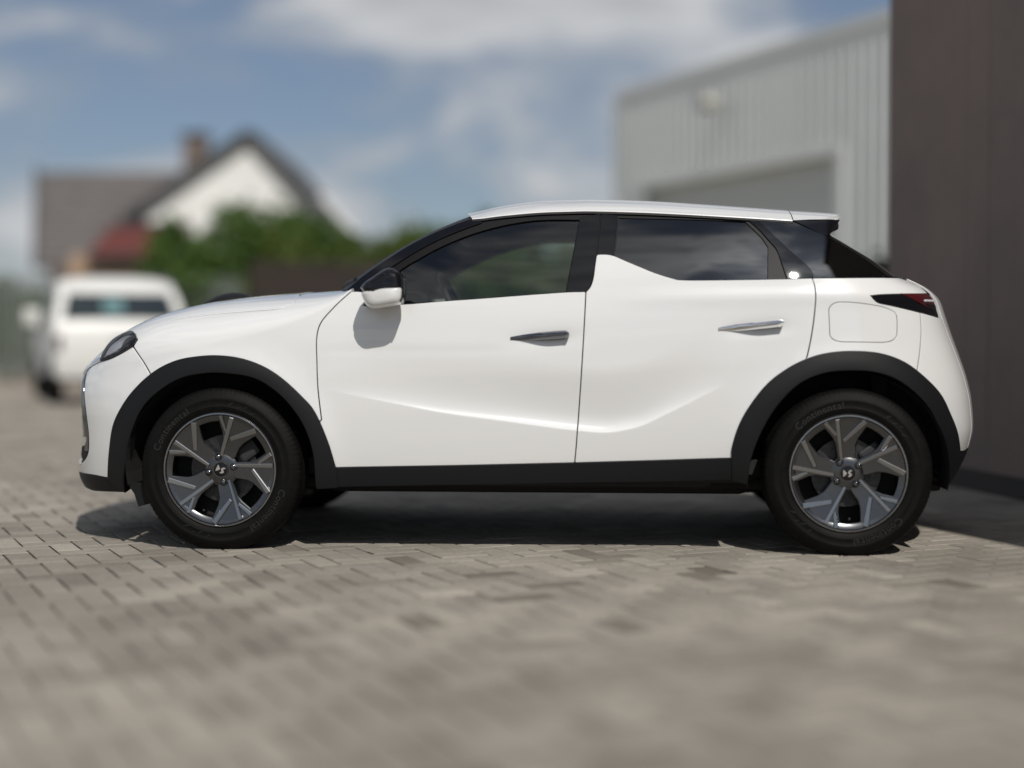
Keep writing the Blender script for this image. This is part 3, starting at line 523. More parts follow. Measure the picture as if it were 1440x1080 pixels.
for s_ in (-1, 1):
    vquad('tail_light', sorted([(s_*.84, .05, .72), (s_*.76, .03, .72), (s_*.76, .05, .92), (s_*.835, .07, .92)], key=lambda q: 0)[::(-1 if s_ > 0 else 1)][::-1], M['lamp_red'])
    b = MB(); b.prism([(.55, 1.18), (1.6, 1.18), (2.75, 1.14), (2.55, 1.50), (1.6, 1.54), (.65, 1.52)], lambda t, z: vp(s_*(vw(.862, z)-.03), t, z), lambda t, z: vp(s_*(vw(.862, z)+.006), t, z)); keep(b.build('side_window', M['van_glass']), van)
    for t in (.75, 3.45):
        wv = MB(); L = lathe([(.05, -.10), (.20, -.10), (.24, -.09), (.31, -.08), (.325, -.05), (.325, .05), (.31, .09)], 36); Q = np.array([[vp(s_*.80+(p[1] if s_ > 0 else p[1])*1., t+p[0], .325+p[2]) for p in row] for row in L]); wv.grid(Q); keep(wv.build('wheel', M['rubber'], None, auto=40), van)
    mv = MB().box((0, 0, 0), (.22, .10, .24), .05).build('mirror', M['van_paint'], None, auto=45); mv.location = vp(s_*1.0, 2.25, 1.20); mv.rotation_euler = (0, 0, YAW+HDG); keep(mv, van)
    keep(MB().tube([vp(s_*.80, 2.25, 1.12), vp(s_*.95, 2.25, 1.14)], .03, 8).build('mirror_arm', M['plastic']), van)
vquad('bumper', [(-.84, .03, .36), (.84, .03, .36), (.84, -.01, .58), (-.84, -.01, .58)], M['van_paint'], th=.08)
vquad('tailgate_handle', [(-.12, .0, .84), (.12, .0, .84), (.12, .012, .88), (-.12, .012, .88)], M['plastic'])
keep(MB().prism([(.2, .30), (4.1, .30), (4.1, .44), (.2, .44)], lambda t, z: vp(-.80, t, z), lambda t, z: vp(.80, t, z)).build('underbody', M['matte']), van)
# ------------------------------------------------------------------ the car
def cu(name, rev=False, n=6):
    c = catmull(TR[name], n); return c[::-1] if rev else c
def sub(name, p, q, n=8):
    c = catmull(TR[name], n); i = np.hypot(*(c-np.array(p)).T).argmin(); j = np.hypot(*(c-np.array(q)).T).argmin()
    return c[i:j+1] if i <= j else c[j:i+1][::-1]
def join(*segs):
    P = np.concatenate([np.atleast_2d(np.array(s, float)) for s in segs]); keep = [0]
    for i in range(1, len(P)):
        if np.hypot(*(P[i]-P[keep[-1]])) > .0015: keep.append(i)
    if np.hypot(*(P[keep[-1]]-P[0])) < .0015: keep.pop()
    return P[keep]
def area(P): x, y = P.T; return .5*np.sum(x*np.roll(y, -1)-np.roll(x, -1)*y)
def densify(P, h):
    out = []
    for i in range(len(P)):
        a, b = P[i], P[(i+1) % len(P)]; n = max(1, int(np.ceil(np.hypot(*(b-a))/h)))
        out += [a+(b-a)*k/n for k in range(n)]
    return np.array(out)
def inset(P, g):
    if area(P) < 0: P = P[::-1]
    a = P-np.roll(P, 1, 0); b = np.roll(P, -1, 0)-P
    a /= np.linalg.norm(a, axis=1)[:, None]+1e-9; b /= np.linalg.norm(b, axis=1)[:, None]+1e-9
    n = np.stack([-(a+b)[:, 1], (a+b)[:, 0]], 1); n /= np.linalg.norm(n, axis=1)[:, None]+1e-9
    k = np.clip(1/np.maximum(.35, np.sum(n*np.stack([-a[:, 1], a[:, 0]], 1), 1)), 1, 2.2)
    return P+n*(g*k)[:, None]
def inside(P, Q):
    x, y = Q[:, 0], Q[:, 1]; r = np.zeros(len(Q), bool)
    for i in range(len(P)):
        (x1, y1), (x2, y2) = P[i], P[(i+1) % len(P)]
        if y1 == y2: continue
        r ^= ((y1 > y) != (y2 > y)) & (x < (x2-x1)*(y-y1)/(y2-y1)+x1)
    return r
def dist(P, Q):
    d = np.full(len(Q), 9.)
    for i in range(len(P)):
        a, b = P[i], P[(i+1) % len(P)]; ab = b-a; t = np.clip(((Q-a)@ab)/(ab@ab+1e-12), 0, 1)
        d = np.minimum(d, np.linalg.norm(Q-(a+t[:, None]*ab), axis=1))
    return d
def surf_n(S, U, h=.0015):
    u, v = U[:, 0], U[:, 1]
    n = np.cross(S(u+h, v)-S(u-h, v), S(u, v+h)-S(u, v-h)); return n/(np.linalg.norm(n, axis=1)[:, None]+1e-12)
def trim(S, poly, off=0., thick=.014, res=.012, gap=.0042, holes=(), round_edge=.0022, lines=()):
    """a thin shell cut from the surface S along poly (2-D in the surface's own parameters)"""
    P = inset(densify(inset(np.array(poly, float), 0), res), gap); H = [densify(np.array(h, float), res) for h in holes]
    lo, hi = P.min(0), P.max(0); gx = np.arange(lo[0], hi[0], res); gz = np.arange(lo[1], hi[1], res*.866)
    g = np.array([(x+(res/2 if j % 2 else 0), z) for j, z in enumerate(gz) for x in gx]); g = g[inside(P, g)]
    if len(g): g = g[dist(P, g) > res*.55]
    for h in H:
        if len(g): g = g[~inside(h, g)]
        if len(g): g = g[dist(h, g) > res*.55]
    if len(lines):
        Lp = np.concatenate(lines); Lp = Lp[inside(P, Lp)]; Lp = Lp[dist(P, Lp) > res*.4]
        if len(Lp):
            near = np.array([np.min(np.hypot(*(Lp-q).T)) for q in g]); g = np.concatenate([g[near > .0065], Lp])
    loops = [P]+H; pts = np.concatenate(loops+[g]) if len(g) else np.concatenate(loops); ed = []; k = 0
    for L in loops:
        ed += [(k+i, k+(i+1) % len(L)) for i in range(len(L))]; k += len(L)
    vo, eo, fo, *_ = delaunay_2d_cdt([Vector(p) for p in pts], ed, [], 1, 1e-7)
    U = np.array([v[:] for v in vo]); T = np.array([f[:] for f in fo if len(f) == 3]); c = U[T].mean(1); ok = inside(P, c)
    for h in H: ok &= ~inside(h, c)
    T = T[ok]; a2 = np.cross(U[T[:, 1]]-U[T[:, 0]], U[T[:, 2]]-U[T[:, 0]]); T[a2 < 0] = T[a2 < 0][:, ::-1]
    N = surf_n(S, U); X = S(U[:, 0], U[:, 1])+N*off
    V = list(X); NN = list(N); Fc = [tuple(t) for t in T]
    if thick:
        E = {}
        for t in T:
            for i in range(3):
                e = (t[i], t[(i+1) % 3]); E[e] = 1
        bd = [e for e in E if (e[1], e[0]) not in E]; nx = {a: b for a, b in bd}; pv = {b: a for a, b in bd}; id1 = {}; r = round_edge
        for a in nx:
            if a not in pv: continue
            tg = X[nx[a]]-X[pv[a]]; tg /= np.linalg.norm(tg)+1e-9; o = np.cross(tg, N[a])
            id1[a] = len(V)
            V += [X[a], X[a]+o*r*.7-N[a]*r*.3, X[a]+o*r-N[a]*r, X[a]+o*r-N[a]*thick]
            NN += [N[a], (N[a]*.7+o*.7), o, o]
        for a, b in bd:
            if a in id1 and b in id1:
                p, q = id1[a], id1[b]
                for j in range(3): Fc.append((p+j, p+j+1, q+j+1, q+j))
    return np.array(V), Fc, np.array(NN)
def flip(V, Fc, N):
    k = np.array([1, -1, 1]); return V*k, [tuple(f[::-1]) for f in Fc], N*k
def panel(name, S, poly, m, parent, both=True, **kw):
    V, Fc, N = trim(S, poly, **kw); o = mk(name, V, Fc, m, parent, True, N)
    if both:
        mk(name, *flip(V, Fc, N)[:2], m, parent, True, flip(V, Fc, N)[2])
    return o
def whole(name, S, poly, m, parent, **kw):
    """one shell that runs across the centre line: both halves in one mesh"""
    V, Fc, N = trim(S, poly, **kw); V2, F2, N2 = flip(V, Fc, N); k = len(V)
    return mk(name, np.concatenate([V, V2]), list(Fc)+[tuple(i+k for i in f) for f in F2], m, parent, True, np.concatenate([N, N2]))

car = empty('crossover_car', (0, 0, 0), 0, 'clean white crossover hatchback with black roof pillars parked side-on in front', 'car')
PAINT = M['paint']
cx_l = np.arange(.46, 2.07, .008); CL = [np.stack([cx_l+(.004 if i % 2 else 0), CREASE(cx_l+(.004 if i % 2 else 0))+dz], 1) for i, dz in enumerate((-.007, -.0012, .0014, .0085))]
# --- painted panels (near and far side)
fa_b, fa_d = TR['bseam'][-1], TR['dfront'][-1]
panel('front_bumper', S1, join(cu('head_low'), cu('bseam'), sub('fa', fa_b, TR['fa'][0]), cu('bbot'), cu('bfront')), PAINT, car, res=.011)
panel('front_wing', S1, join(cu('bseam', True), TR['head_top'][1:4], cu('shut'), [(.285, 1.13), (.44, 1.165), (.535, 1.10)], cu('dfront'), sub('fa', fa_d, fa_b)), PAINT, car, res=.011)
top_c = [(s, float(sum(k*v for k, v in zip((1, 1.86), map(float, WTOP(s)))))) for s in np.linspace(.24, -.62, 40)]
whole('bonnet', S1, join(cu('shut'), [(.250, 1.13)], top_c, [(-.62, .735), (-.48, .768), (-.405, .800)], TR['head_top'][6:3:-1]), PAINT, car, res=.014, gap=.002)
fd = panel('front_door', S1, join(cu('dfront', True), cu('dtop'), cu('drear'), [(TR['sill_top'][2])], [(TR['sill_top'][1])], [(TR['sill_top'][0])], sub('fa', TR['fa'][-1], fa_d)), PAINT, car, res=.010, thick=.03, lines=CL)
rd = panel('rear_door', S1, join(cu('drear', True), cu('fin'), cu('rtop'), cu('rrear'), sub('ra', TR['rrear'][-1], TR['ra'][0]), TR['sill_top'][3:1:-1]), PAINT, car, res=.010, thick=.03, lines=CL)
def chaikin(P, n=3):
    P = np.array(P, float)
    for _ in range(n): Q = np.roll(P, -1, 0); P = np.stack([.75*P+.25*Q, .25*P+.75*Q], 1).reshape(-1, 2)
    return P
flap_p = join(chaikin([(2.490, 1.017)] + [(2.60, 1.0185)] + [(2.763, .990), (2.757, .93), (2.735, .853), (2.60, .8555), (2.483, .857), (2.488, .93)]))
panel('rear_wing', S1, join(cu('rrear', True), cu('qtop'), [(2.985, 1.105), (2.985, 1.075)], cu('tl_top', True), sub('tl_bot', TR['tl_bot'][0], TR['rseam'][0]), cu('rseam'), sub('ra', TR['rseam'][-1], TR['rrear'][-1])), PAINT, car, res=.011, holes=[inset(flap_p, -.002)])
panel('fuel_flap', S1, flap_p, PAINT, car, both=False, res=.011, gap=.0042)
EDGE = [(3.02, .95), (3.045, .85), (3.06, .72), (3.07, .60), (3.075, .50), (3.075, .405)]
panel('rear_bumper', S1, join(cu('rseam', True), [(2.935, .968), (3.0, .958)], EDGE, [(3.03, .40)], sub('ra', TR['ra'][-1], TR['rseam'][-1])), PAINT, car, res=.011)
whole('tailgate', S1, join([(3.03, 1.125), (3.03, .955)], EDGE[1:], [(3.30, .41), (3.30, 1.125)]), PAINT, car, res=.014)
# --- black cladding
panel('wheel_arch_trim', S1, join(cu('fa'), [(.488, .263), (.404, .258)], cu('fi', True)), M['plastic'], car, off=.009, thick=.035, res=.012, gap=0, round_edge=.004)
panel('wheel_arch_trim', S1, join(cu('ra'), [(2.985, .33), (2.93, .30)], cu('ri', True), [(2.10, .302)]), M['plastic'], car, off=.009, thick=.035, res=.012, gap=0, round_edge=.004)
sp = np.array(TR['drear'][-1]); sb = TR['sill_bot']
panel('side_sill', S1, join(TR['sill_top'][0:3], [sb[2], sb[1], sb[0]]), M['plastic'], car, off=.004, thick=.06, res=.014, gap=.0006)
panel('side_sill', S1, join(TR['sill_top'][2:5], [(2.098, .303)], [sb[3], sb[2]]), M['plastic'], car, off=.004, thick=.06, res=.014, gap=.0006)
panel('front_lower_bumper', S1, join(cu('bbot', True), [(-.236, .225), (-.40, .215), (-.55, .225), (-.70, .23), (-.70, .282)]), M['plastic'], car, off=.001, thick=.04, res=.012, gap=0)
panel('rear_lower_bumper', S1, join([(2.985, .40), (3.075, .40), (3.30, .405), (3.30, .25), (3.0, .25), (2.93, .29)]), M['plastic'], car, off=-.002, thick=.04, res=.014, gap=0)
panel('mud_flap', lambda u, v: np.stack([u, v*0-.80, v], -1), np.array([(-.42, .27), (-.385, .22), (-.368, .165), (-.318, .178), (-.27, .27)]), M['plastic'], car, thick=.01, res=.02)
# --- dark inner shell behind the gaps, wheel liners, floor
panel('inner_shell', F, join([(-.69, .27)], [(TR['fi'][0][0], .27)], cu('fi'), [(TR['fi'][-1][0], .27)], [(TR['ri'][0][0], .27)], cu('ri'), [(TR['ri'][-1][0], .30)], [(3.28, .31), (3.28, 1.09), (2.6, 1.09), (2.3, 1.07), (1.9, 1.06), (1.3, 1.0), (.7, .97), (.35, .90), (-.1, .80), (-.69, .70)]), M['matte'], car, off=-.035, thick=0, res=.03, gap=0)
for xc in (0., 2.558):
    for sgn in (-1, 1):
        A = np.linspace(R(-12), R(192), 28); P = np.zeros((3, 28, 3))
        for j, a in enumerate(A):
            for i, y in enumerate((.845, .50, .50)):
                rr = .405 if i < 2 else .02
                P[i, j] = (xc+rr*math.cos(a), sgn*y, .345+rr*math.sin(a)*(.97 if i < 2 else 1))
        MB().grid(P).build('wheel_liner', M['matte'], car)
MB().box((1.25, 0, .25), (3.5, 1.0, .05), .02).box((1.28, 0, .245), (1.84, .90, .09), .04).box((1.25, 0, .31), (1.55, 1.5, .10), .03).box((1.3, 0, .215), (3.0, .12, .09), .03).build('underbody', M['matte'], car)
# --- front: lamps, grille
hl_poly = join(cu('head_low'), cu('head_top'))
def recess(name, poly, depth, m, **k): return panel(name, S1, poly, m, car, off=-depth, thick=0, gap=0, **k)
hl = panel('headlight', S1, hl_poly, M['glass_lamp'], car, off=.011, thick=0, gap=.002, res=.01)
ho = inset(densify(hl_poly, .012), .0)
def ring(poly, w): return inset(densify(np.array(poly), .01), w)
for sd_ in (0,):
    panel('headlight_bezel', S1, hl_poly, M['gloss'], car, off=.010, thick=.03, gap=.001, res=.01, holes=[ring(hl_poly, .009)])
    recess('headlight_back', hl_poly, .004, M['lamp_grey'], res=.012)
hc = hl_poly.mean(0)
def scaled(poly, k, dx=0, dz=0): return (poly-poly.mean(0))*np.array(k)+poly.mean(0)+np.array((dx, dz))
panel('headlight_reflector', S1, scaled(hl_poly, (.50, .56), -.020, -.012), M['silver'], car, off=.002, thick=.010, res=.01)
panel('headlight_projector', S1, scaled(hl_poly, (.34, .46), .040, .014), M['gloss'], car, off=.004, thick=.012, res=.01)
panel('headlight_drl', S1, scaled(hl_poly, (.12, .60), -.085, -.012), M['silver'], car, off=.004, thick=.012, res=.008)
panel('grille', S1, join(cu('bfront', True)[5:-2], [(-.70, .33), (-.70, .70)]), M['gloss'], car, off=-.025, thick=0, res=.014, gap=0)
for i in range(7):
    z0 = .39+i*.043; sx_ = float(np.interp(z0, [q[1] for q in TR['bfront'][:7]], [q[0] for q in TR['bfront'][:7]]))-.03; panel('grille_bar', S1, np.array([(-.70, z0), (sx_, z0), (sx_, z0+.014), (-.70, z0+.014)]), M['dchrome'], car, off=-.022, thick=.01, res=.01)
panel('grille_frame', S1, join(cu('bfront')[8:-5], cu('bfront', True)[5:-8]+np.array((-.022, 0))), M['dchrome'], car, off=.003, thick=.015, res=.008, gap=0)
panel('nose_strip', S1, np.array([(-.70, .700), (-.56, .712), (-.462, .742), (-.380, .782), (-.390, .797), (-.475, .762), (-.56, .733), (-.70, .720)]), M['chrome'], car, off=.004, thick=.012, res=.008, gap=0)
fog = join(catmull(TR['fog']+[TR['fog'][0]], 4))
panel('fog_light', S1, scaled(fog, (.8, .45), 0, .028), M['chrome'], car, off=.003, thick=.02, res=.006)
panel('fog_light_pocket', S1, scaled(fog, (1, 1)), M['plastic'], car, off=.001, thick=.02, res=.008, gap=0)
panel('front_lip', S1, np.array([(-.70, .284), (-.489, .285), (-.476, .311), (-.455, .325), (-.70, .33)]), PAINT, car, res=.012, gap=0)
# bonnet trim: the low black moulding that shows over the bonnet line
BT = MB(); rows = []
for t in np.linspace(0, 1, 14):
    x = -.285+t*.33; z0 = float(HOOD(x)); h = .052*math.sin(math.pi*min(1, t*1.25+.12))**.6*(1 if t < .8 else (1-t)/.2+.02)
    rows.append([(x, y, z0-.012+max(h, .002)*math.cos(a)) for a, y in [(-1.57, -.09), (-.9, -.075), (0, -.035), (0, .035), (.9, .075), (1.57, .09)]])
BT.grid(np.array(rows)).build('bonnet_moulding', M['plastic'], car, smooth=True)
# --- tail lamp
tl = join(cu('tl_top'), [(2.985, 1.073), (2.995, 1.05), (3.0, .962)], [(2.951, .966)], cu('tl_bot', True))
panel('tail_light', S1, tl, M['gloss'], car, off=.001, thick=.02, res=.01)
panel('tail_light_lens', S1, np.array([(2.80, 1.052), (2.97, 1.058), (2.99, 1.04), (2.985, 1.005), (2.95, .985), (2.90, 1.005)]), M['lamp_red'], car, off=.004, thick=.004, res=.01)
panel('tail_light_lens', S1, np.array([(2.90, 1.018), (2.99, 1.012), (2.992, .992), (2.945, .985)]), M['dchrome'], car, off=.0055, thick=.003, res=.01)
for i in range(6): panel('tail_light_led', S1, np.array([(0, 0), (.008, .0), (.008, .006), (0, .006)])+np.array((2.915+i*.013, 1.021+.001*(i % 2))), M['silver'], car, off=.0075, thick=.002, res=.006, gap=0)
# --- greenhouse
wf = join(cu('wf'), cu('wf2'), cu('wf3')); wr = join(cu('wr'), cu('wr2'), cu('wr3'), cu('wr4'), cu('wr5')); qg = join(cu('shutc', True), cu('qg'), cu('qg2'), cu('qg3'))
frame = join(cu('apil'), cu('roofe'), [(2.49, 1.296)], [(2.74, 1.128), (2.80, 1.07), (2.4, 1.06), (1.9, 1.05), (1.5, 1.0), (1.0, .98), (.7, .98), (.52, 1.03)])
panel('window_frame', G, frame, M['trim'], car, off=-.004, thick=.03, res=.02, gap=0, holes=[wf, wr, scaled(qg, (.93, .93))])
panel('front_window', G, wf, M['glass_front'], car, off=-.012, thick=0, res=.02, gap=-.004)
panel('rear_window', G, wr, M['glass_dark'], car, off=-.008, thick=0, res=.02, gap=-.004)
panel('quarter_window', G, qg, M['glass_dark'], car, off=.001, thick=.006, res=.02, gap=.001)
panel('pillar_cover', G, join(TR['bp1'], cu('bp2'), TR['bp3'], cu('bp4')), M['gloss'], car, off=.003, thick=.008, res=.02, gap=.001)
panel('pillar_cover', G, join(TR['bq1'], cu('bq2'), TR['bq3'], cu('bq4')), M['gloss'], car, off=.003, thick=.008, res=.02, gap=.001)
panel('pillar_cover', G, join(catmull(TR['cp'][:7], 4), catmull(TR['cp'][6:]+[TR['cp'][0]], 4)), M['gloss'], car, off=.002, thick=.006, res=.015, gap=.001)
ap = cu('apil'); panel('windscreen_pillar', G, join(ap, [(1.06, 1.368)], ap[::-1]+np.array((.040, -.016))), M['gloss'], car, off=.004, thick=.01, res=.012, gap=0)
rr_ = cu('roofe'); panel('roof_gutter', G, join(rr_[:], rr_[::-1]-np.array((0, .011))), M['plastic'], car, off=.004, thick=.012, res=.012, gap=0)
bt = np.concatenate([cu('dtop'), cu('fin')[1:], cu('rtop')[1:], cu('qtop')[1:]])
Pa = S1(bt[:, 0], bt[:, 1]); Pa = Pa-surf_n(S1, bt)*.012; xx = np.minimum(Pa[:, 0], 2.78); Pb = G(xx, Pa[:, 2]+.002); Pb[:, 1] += .02
for k in (1, -1):
    P = np.stack([Pa, Pb])*np.array([1, k, 1]); MB().grid(P).build('waist_strip', M['trim'], car)
def loft(name, edge, bul, m, nc=36, p=2.2, thick=0., lip=None, base=None):
    """surface across the car between a near edge curve and its mirror image; bul = (bx, bz) along the edge"""
    c = np.sin(np.linspace(-1, 1, nc*2+1)*math.pi/2); P = np.zeros((len(edge), len(c), 3))
    for i, (e, (bx, bz)) in enumerate(zip(edge, bul)):
        w = 1-np.abs(c)**p; P[i] = np.stack([e[0]+bx*w, -e[1]*c*-1*-1 if False else e[1]*-c, e[2]+bz*w], -1)
    return P
def edge3(crv, off=.004):
    return G(crv[:, 0], crv[:, 1])+surf_n(G, crv)*off
ws = edge3(ap); t = np.linspace(0, 1, len(ws)); bulw = np.stack([-.13+.09*t, .00+.050*t], 1)
Pw = loft('w', ws, bulw, None)
MB().grid(Pw[:, 23:-23]).build('windscreen', M['glass_front'], car, smooth=True)
for sl in (slice(0, 24), slice(-24, None)): MB().grid(Pw[:, sl]).build('windscreen_border', M['trim'], car, smooth=True)  # black edge band, widened inwards to stand in for dark reflection in the glass
tr_ = np.linspace(0, 1, len(rr_)); bulr = np.stack([-.05*(1-sst(0, .35, tr_)), .048+.030*sst(0, .35, tr_)-.008*sst(.6, 1, tr_)], 1)
re = edge3(rr_, .006); Pr = loft('r', re, bulr, None, p=4.2)
lipr = Pr[:, [0, -1]].copy(); lipr[..., 2] -= .010; Pr = np.concatenate([lipr[:, :1], Pr, lipr[:, 1:]], 1)
MB().grid(Pr).build('roof', PAINT, car, smooth=True)
# spoiler: continues the roof past the glass
se = catmull([(2.360, 1.3605), (2.42, 1.364), (2.49, 1.366), (2.535, 1.367)], 5); tt = np.linspace(0, 1, len(se)); s3 = G(se[:, 0], se[:, 1]); s3[:, 1] = s3[:, 1]*(1-.05*tt**3)-.006
buls = np.stack([.06*tt**2, .070-.024*tt], 1); top = loft('s', s3, buls, None, p=4.2); bot = top[::-1].copy(); th = (.05*(1-tt)+.010)[::-1]; bot[..., 2] -= th[:, None]
tip = top[-1:].copy(); tip[..., 0] += .006; tip[..., 2] -= .004
MB().grid(np.concatenate([top, tip, bot, top[:1]])).build('roof_spoiler', PAINT, car, auto=50)
panel('spoiler_fin', G, np.array([(2.362, 1.3575), (2.478, 1.3595), (2.553, 1.362), (2.515, 1.312), (2.494, 1.292), (2.425, 1.3265)]), M['gloss'], car, off=.004, thick=.010, res=.02, gap=.001)
MB().box((2.50, 0, 1.345), (.12, 1.08, .035), .012).build('spoiler_underside', M['plastic'], car)
q2 = catmull([(2.40, 1.345)]+TR['qg2']+[(2.80, 1.075)], 6); re2 = edge3(q2, .002); tq = np.linspace(0, 1, len(q2)); bulq = np.stack([.055+.07*tq, .045-.03*tq], 1)
Pq = loft('q', re2, bulq, None, p=2.2)
MB().grid(Pq[:, 14:-14]).build('rear_windscreen', M['glass_dark'], car, smooth=True)
for sl in (slice(0, 15), slice(-15, None)): MB().grid(Pq[:, sl]).build('rear_windscreen_border', M['trim'], car, smooth=True)
sq = np.linspace(2.80, 3.30, 24); A_ = F(sq, np.full_like(sq, 1.124)); kk = np.clip((sq-2.80)/.5, 0, 1)
B_ = np.stack([np.minimum(2.74+.13*np.sin(kk*math.pi/2), 2.9), A_[:, 1]*.86, 1.118+0*kk], -1); mid = (A_+B_)/2+np.array((0, 0, .004))
D = MB(); P = np.stack([A_, mid, B_]); P2 = (P*np.array((1, -1, 1)))[:, ::-1]; D.grid(np.concatenate([P, P2[:, 1:]], 1)).build('tailgate_shelf', PAINT, car, smooth=True)
MB().tube([(2.86, -.01, 1.15), (2.78, -.10, 1.19), (2.66, -.30, 1.22)], .008).build('rear_wiper', M['plastic'], car)
MB().tube([(.40, -.20, 1.10), (.46, -.45, 1.115), (.53, -.66, 1.12)], .009).build('wiper', M['plastic'], car)
# --- door handles (tapering blades hinged at the front)
def handle(x0, z0, x1, z1, m):
    for k in (-1, 1):
        rows = []
        for i in range(21):
            t = i/20; x = x0+(x1-x0)*t; z = z0+(z1-z0)*t; h = .0055+.0125*math.sin(math.pi*min(t*.62+.03, 1))**.8*(1 if t < .93 else math.sqrt(max(0, 1-((t-.93)/.07)**2))*.85+.15); pr = .010+.040*sst(.0, .75, t)
            base = F(x, z); y = -base[1]+.003
            sec = [(0, h*.75), (pr*.55, h*1.0), (pr*.9, h*.55), (pr, 0.1*h), (pr*.82, -h*.5), (pr*.45, -h*.95), (pr*.30, -h*.6), (0, -h*.35)]
            rows.append([(x, k*(y+dy-.008), z+dz) for dy, dz in sec])
        P = np.array(rows); o = MB().grid(P, True); n = P.shape[1]; o.F.append(tuple(range((len(rows)-1)*n, len(rows)*n)))
        o.build('door_handle', m, car, auto=38)
handle(1.201, .870, 1.440, .888, M['dchrome'])  # same chrome as the rear handle, colour darkened for the dark surroundings it reflects
handle(2.039, .907, 2.297, .934, M['chrome'])
# --- door mirrors: an outline in side view, swollen outwards
def mirror_part(name, outline, m, ys, ks, cen, k):
    rows = []
    O = np.array(outline); c = np.array(cen)
    for y, (kx, kz, dx, dz) in zip(ys, ks):
        q = (O-c)*np.array((kx, kz))+c+np.array((dx, dz)); rows.append(np.stack([q[:, 0], np.full(len(q), k*y), q[:, 1]], -1))
    P = np.array(rows); b = MB().grid(P, True); n = len(O); b.F.append(tuple(range((len(rows)-1)*n, len(rows)*n))); b.F.append(tuple(range(n-1, -1, -1)))
    return b.build(name, m, car, auto=42)
cap_o = catmull([(.605, 1.075), (.622, 1.096), (.655, 1.118), (.688, 1.141), (.712, 1.153), (.742, 1.151), (.766, 1.135), (.777, 1.110), (.779, 1.080)], 4)
cap_i = catmull([(.775, 1.078), (.72, 1.080), (.67, 1.073), (.635, 1.058), (.610, 1.060)], 4)
low_o = catmull([(.613, 1.058), (.636, 1.055), (.67, 1.069), (.72, 1.0765), (.774, 1.0745), (.778, 1.04), (.771, 1.018), (.752, 1.004), (.70, .995), (.655, .990), (.628, 1.005), (.612, 1.035), (.608, 1.05)], 4)
gls_o = catmull([(.772, 1.128), (.785, 1.115), (.787, 1.07), (.783, 1.03), (.770, 1.012), (.766, 1.05), (.767, 1.10)], 4)
ys_ = [.892, .908, .935, .965, .99, 1.010, 1.022, 1.028]
ks_ = [(.70, .66, -.02, 0), (.88, .86, -.01, 0), (1., .99, 0, 0), (1., 1., 0, 0), (.98, .97, .002, 0), (.92, .90, .004, 0), (.80, .74, .006, 0), (.58, .50, .008, 0)]
for k in (-1, 1):
    mirror_part('mirror_cap', np.concatenate([cap_o, cap_i[1:-1]]), M['gloss'], ys_, ks_, (.70, 1.07), k)
    mirror_part('mirror_housing', low_o, PAINT, ys_, ks_, (.70, 1.06), k)
    mirror_part('mirror_glass', gls_o, M['gloss'], ys_[:6], ks_[:6], (.73, 1.07), k)
    P = np.array([[(.612-.01*t+.0, k*(.80+.11*t), .992+.012*t), (.66, k*(.80+.11*t), .990+.005*t), (.715, k*(.80+.11*t), 1.0), (.73, k*(.80+.11*t), 1.022), (.67, k*(.80+.11*t), 1.03), (.615, k*(.80+.11*t), 1.02)] for t in np.linspace(0, 1, 4)])
    MB().grid(P, True).build('mirror_stalk', PAINT, car, smooth=True)

# --- wheels (built once round the origin, axle along y, outer face at -y)
RT = .330
def text_arc(body, r, a0, size, y, flipped=False):
    """raised lettering along a circle on the tyre wall; a0 = angle where it starts (degrees, clockwise reading)"""
    V = []; Fc = []; ang = R(a0)
    for ch in body:
        cv = bpy.data.curves.new('t', 'FONT'); cv.body = ch; cv.size = size; cv.extrude = .0007; cv.resolution_u = 2
        ob = bpy.data.objects.new('t', cv); COL.objects.link(ob); bpy.context.view_layer.update()
        me = ob.to_mesh(); P = [v.co.copy() for v in me.vertices]; fs = [tuple(p.vertices) for p in me.polygons]; ob.to_mesh_clear()
        bpy.data.objects.remove(ob); bpy.data.curves.remove(cv)
        w = (max(p.x for p in P)-min(p.x for p in P)) if P else size*.3; x0 = min(p.x for p in P) if P else 0
        k = len(V)
        for p in P:
            a = ang-(p.x-x0)/r; rr = r+p.y
            V.append((rr*math.cos(a), y-p.z, rr*math.sin(a)))
        Fc += [tuple(i+k for i in f) for f in fs]; ang -= (w+size*.12)/r
    return V, Fc
def spoke_pt(u, v, ang, y):
    c, s = math.cos(ang), math.sin(ang); return (u*c+v*s, y, u*s-v*c)
def bevel_prism(poly, ang, ytop, ybot, bev):
    P = np.array(poly, float)
    if area(P) < 0: P = P[::-1]
    Q = inset(P, bev); n = len(P); B = MB()
    yt = lambda u, v: ytop(math.hypot(u, v))
    V = [spoke_pt(u, v, ang, ybot) for u, v in P]+[spoke_pt(u, v, ang, yt(u, v)+bev*.8) for u, v in P]+[spoke_pt(u, v, ang, yt(u, v)) for u, v in Q]
    Fs = [(i, (i+1) % n, n+(i+1) % n, n+i) for i in range(n)]+[(n+i, n+(i+1) % n, 2*n+(i+1) % n, 2*n+i) for i in range(n)]
    vo, eo, fo, *_ = delaunay_2d_cdt([Vector(q) for q in Q], [(i, (i+1) % n) for i in range(n)], [], 1, 1e-7)
    if len(vo) == n: Fs += [tuple(2*n+i for i in f) for f in fo]
    else: Fs.append(tuple(range(2*n, 3*n)))
    return B.add(V, Fs)
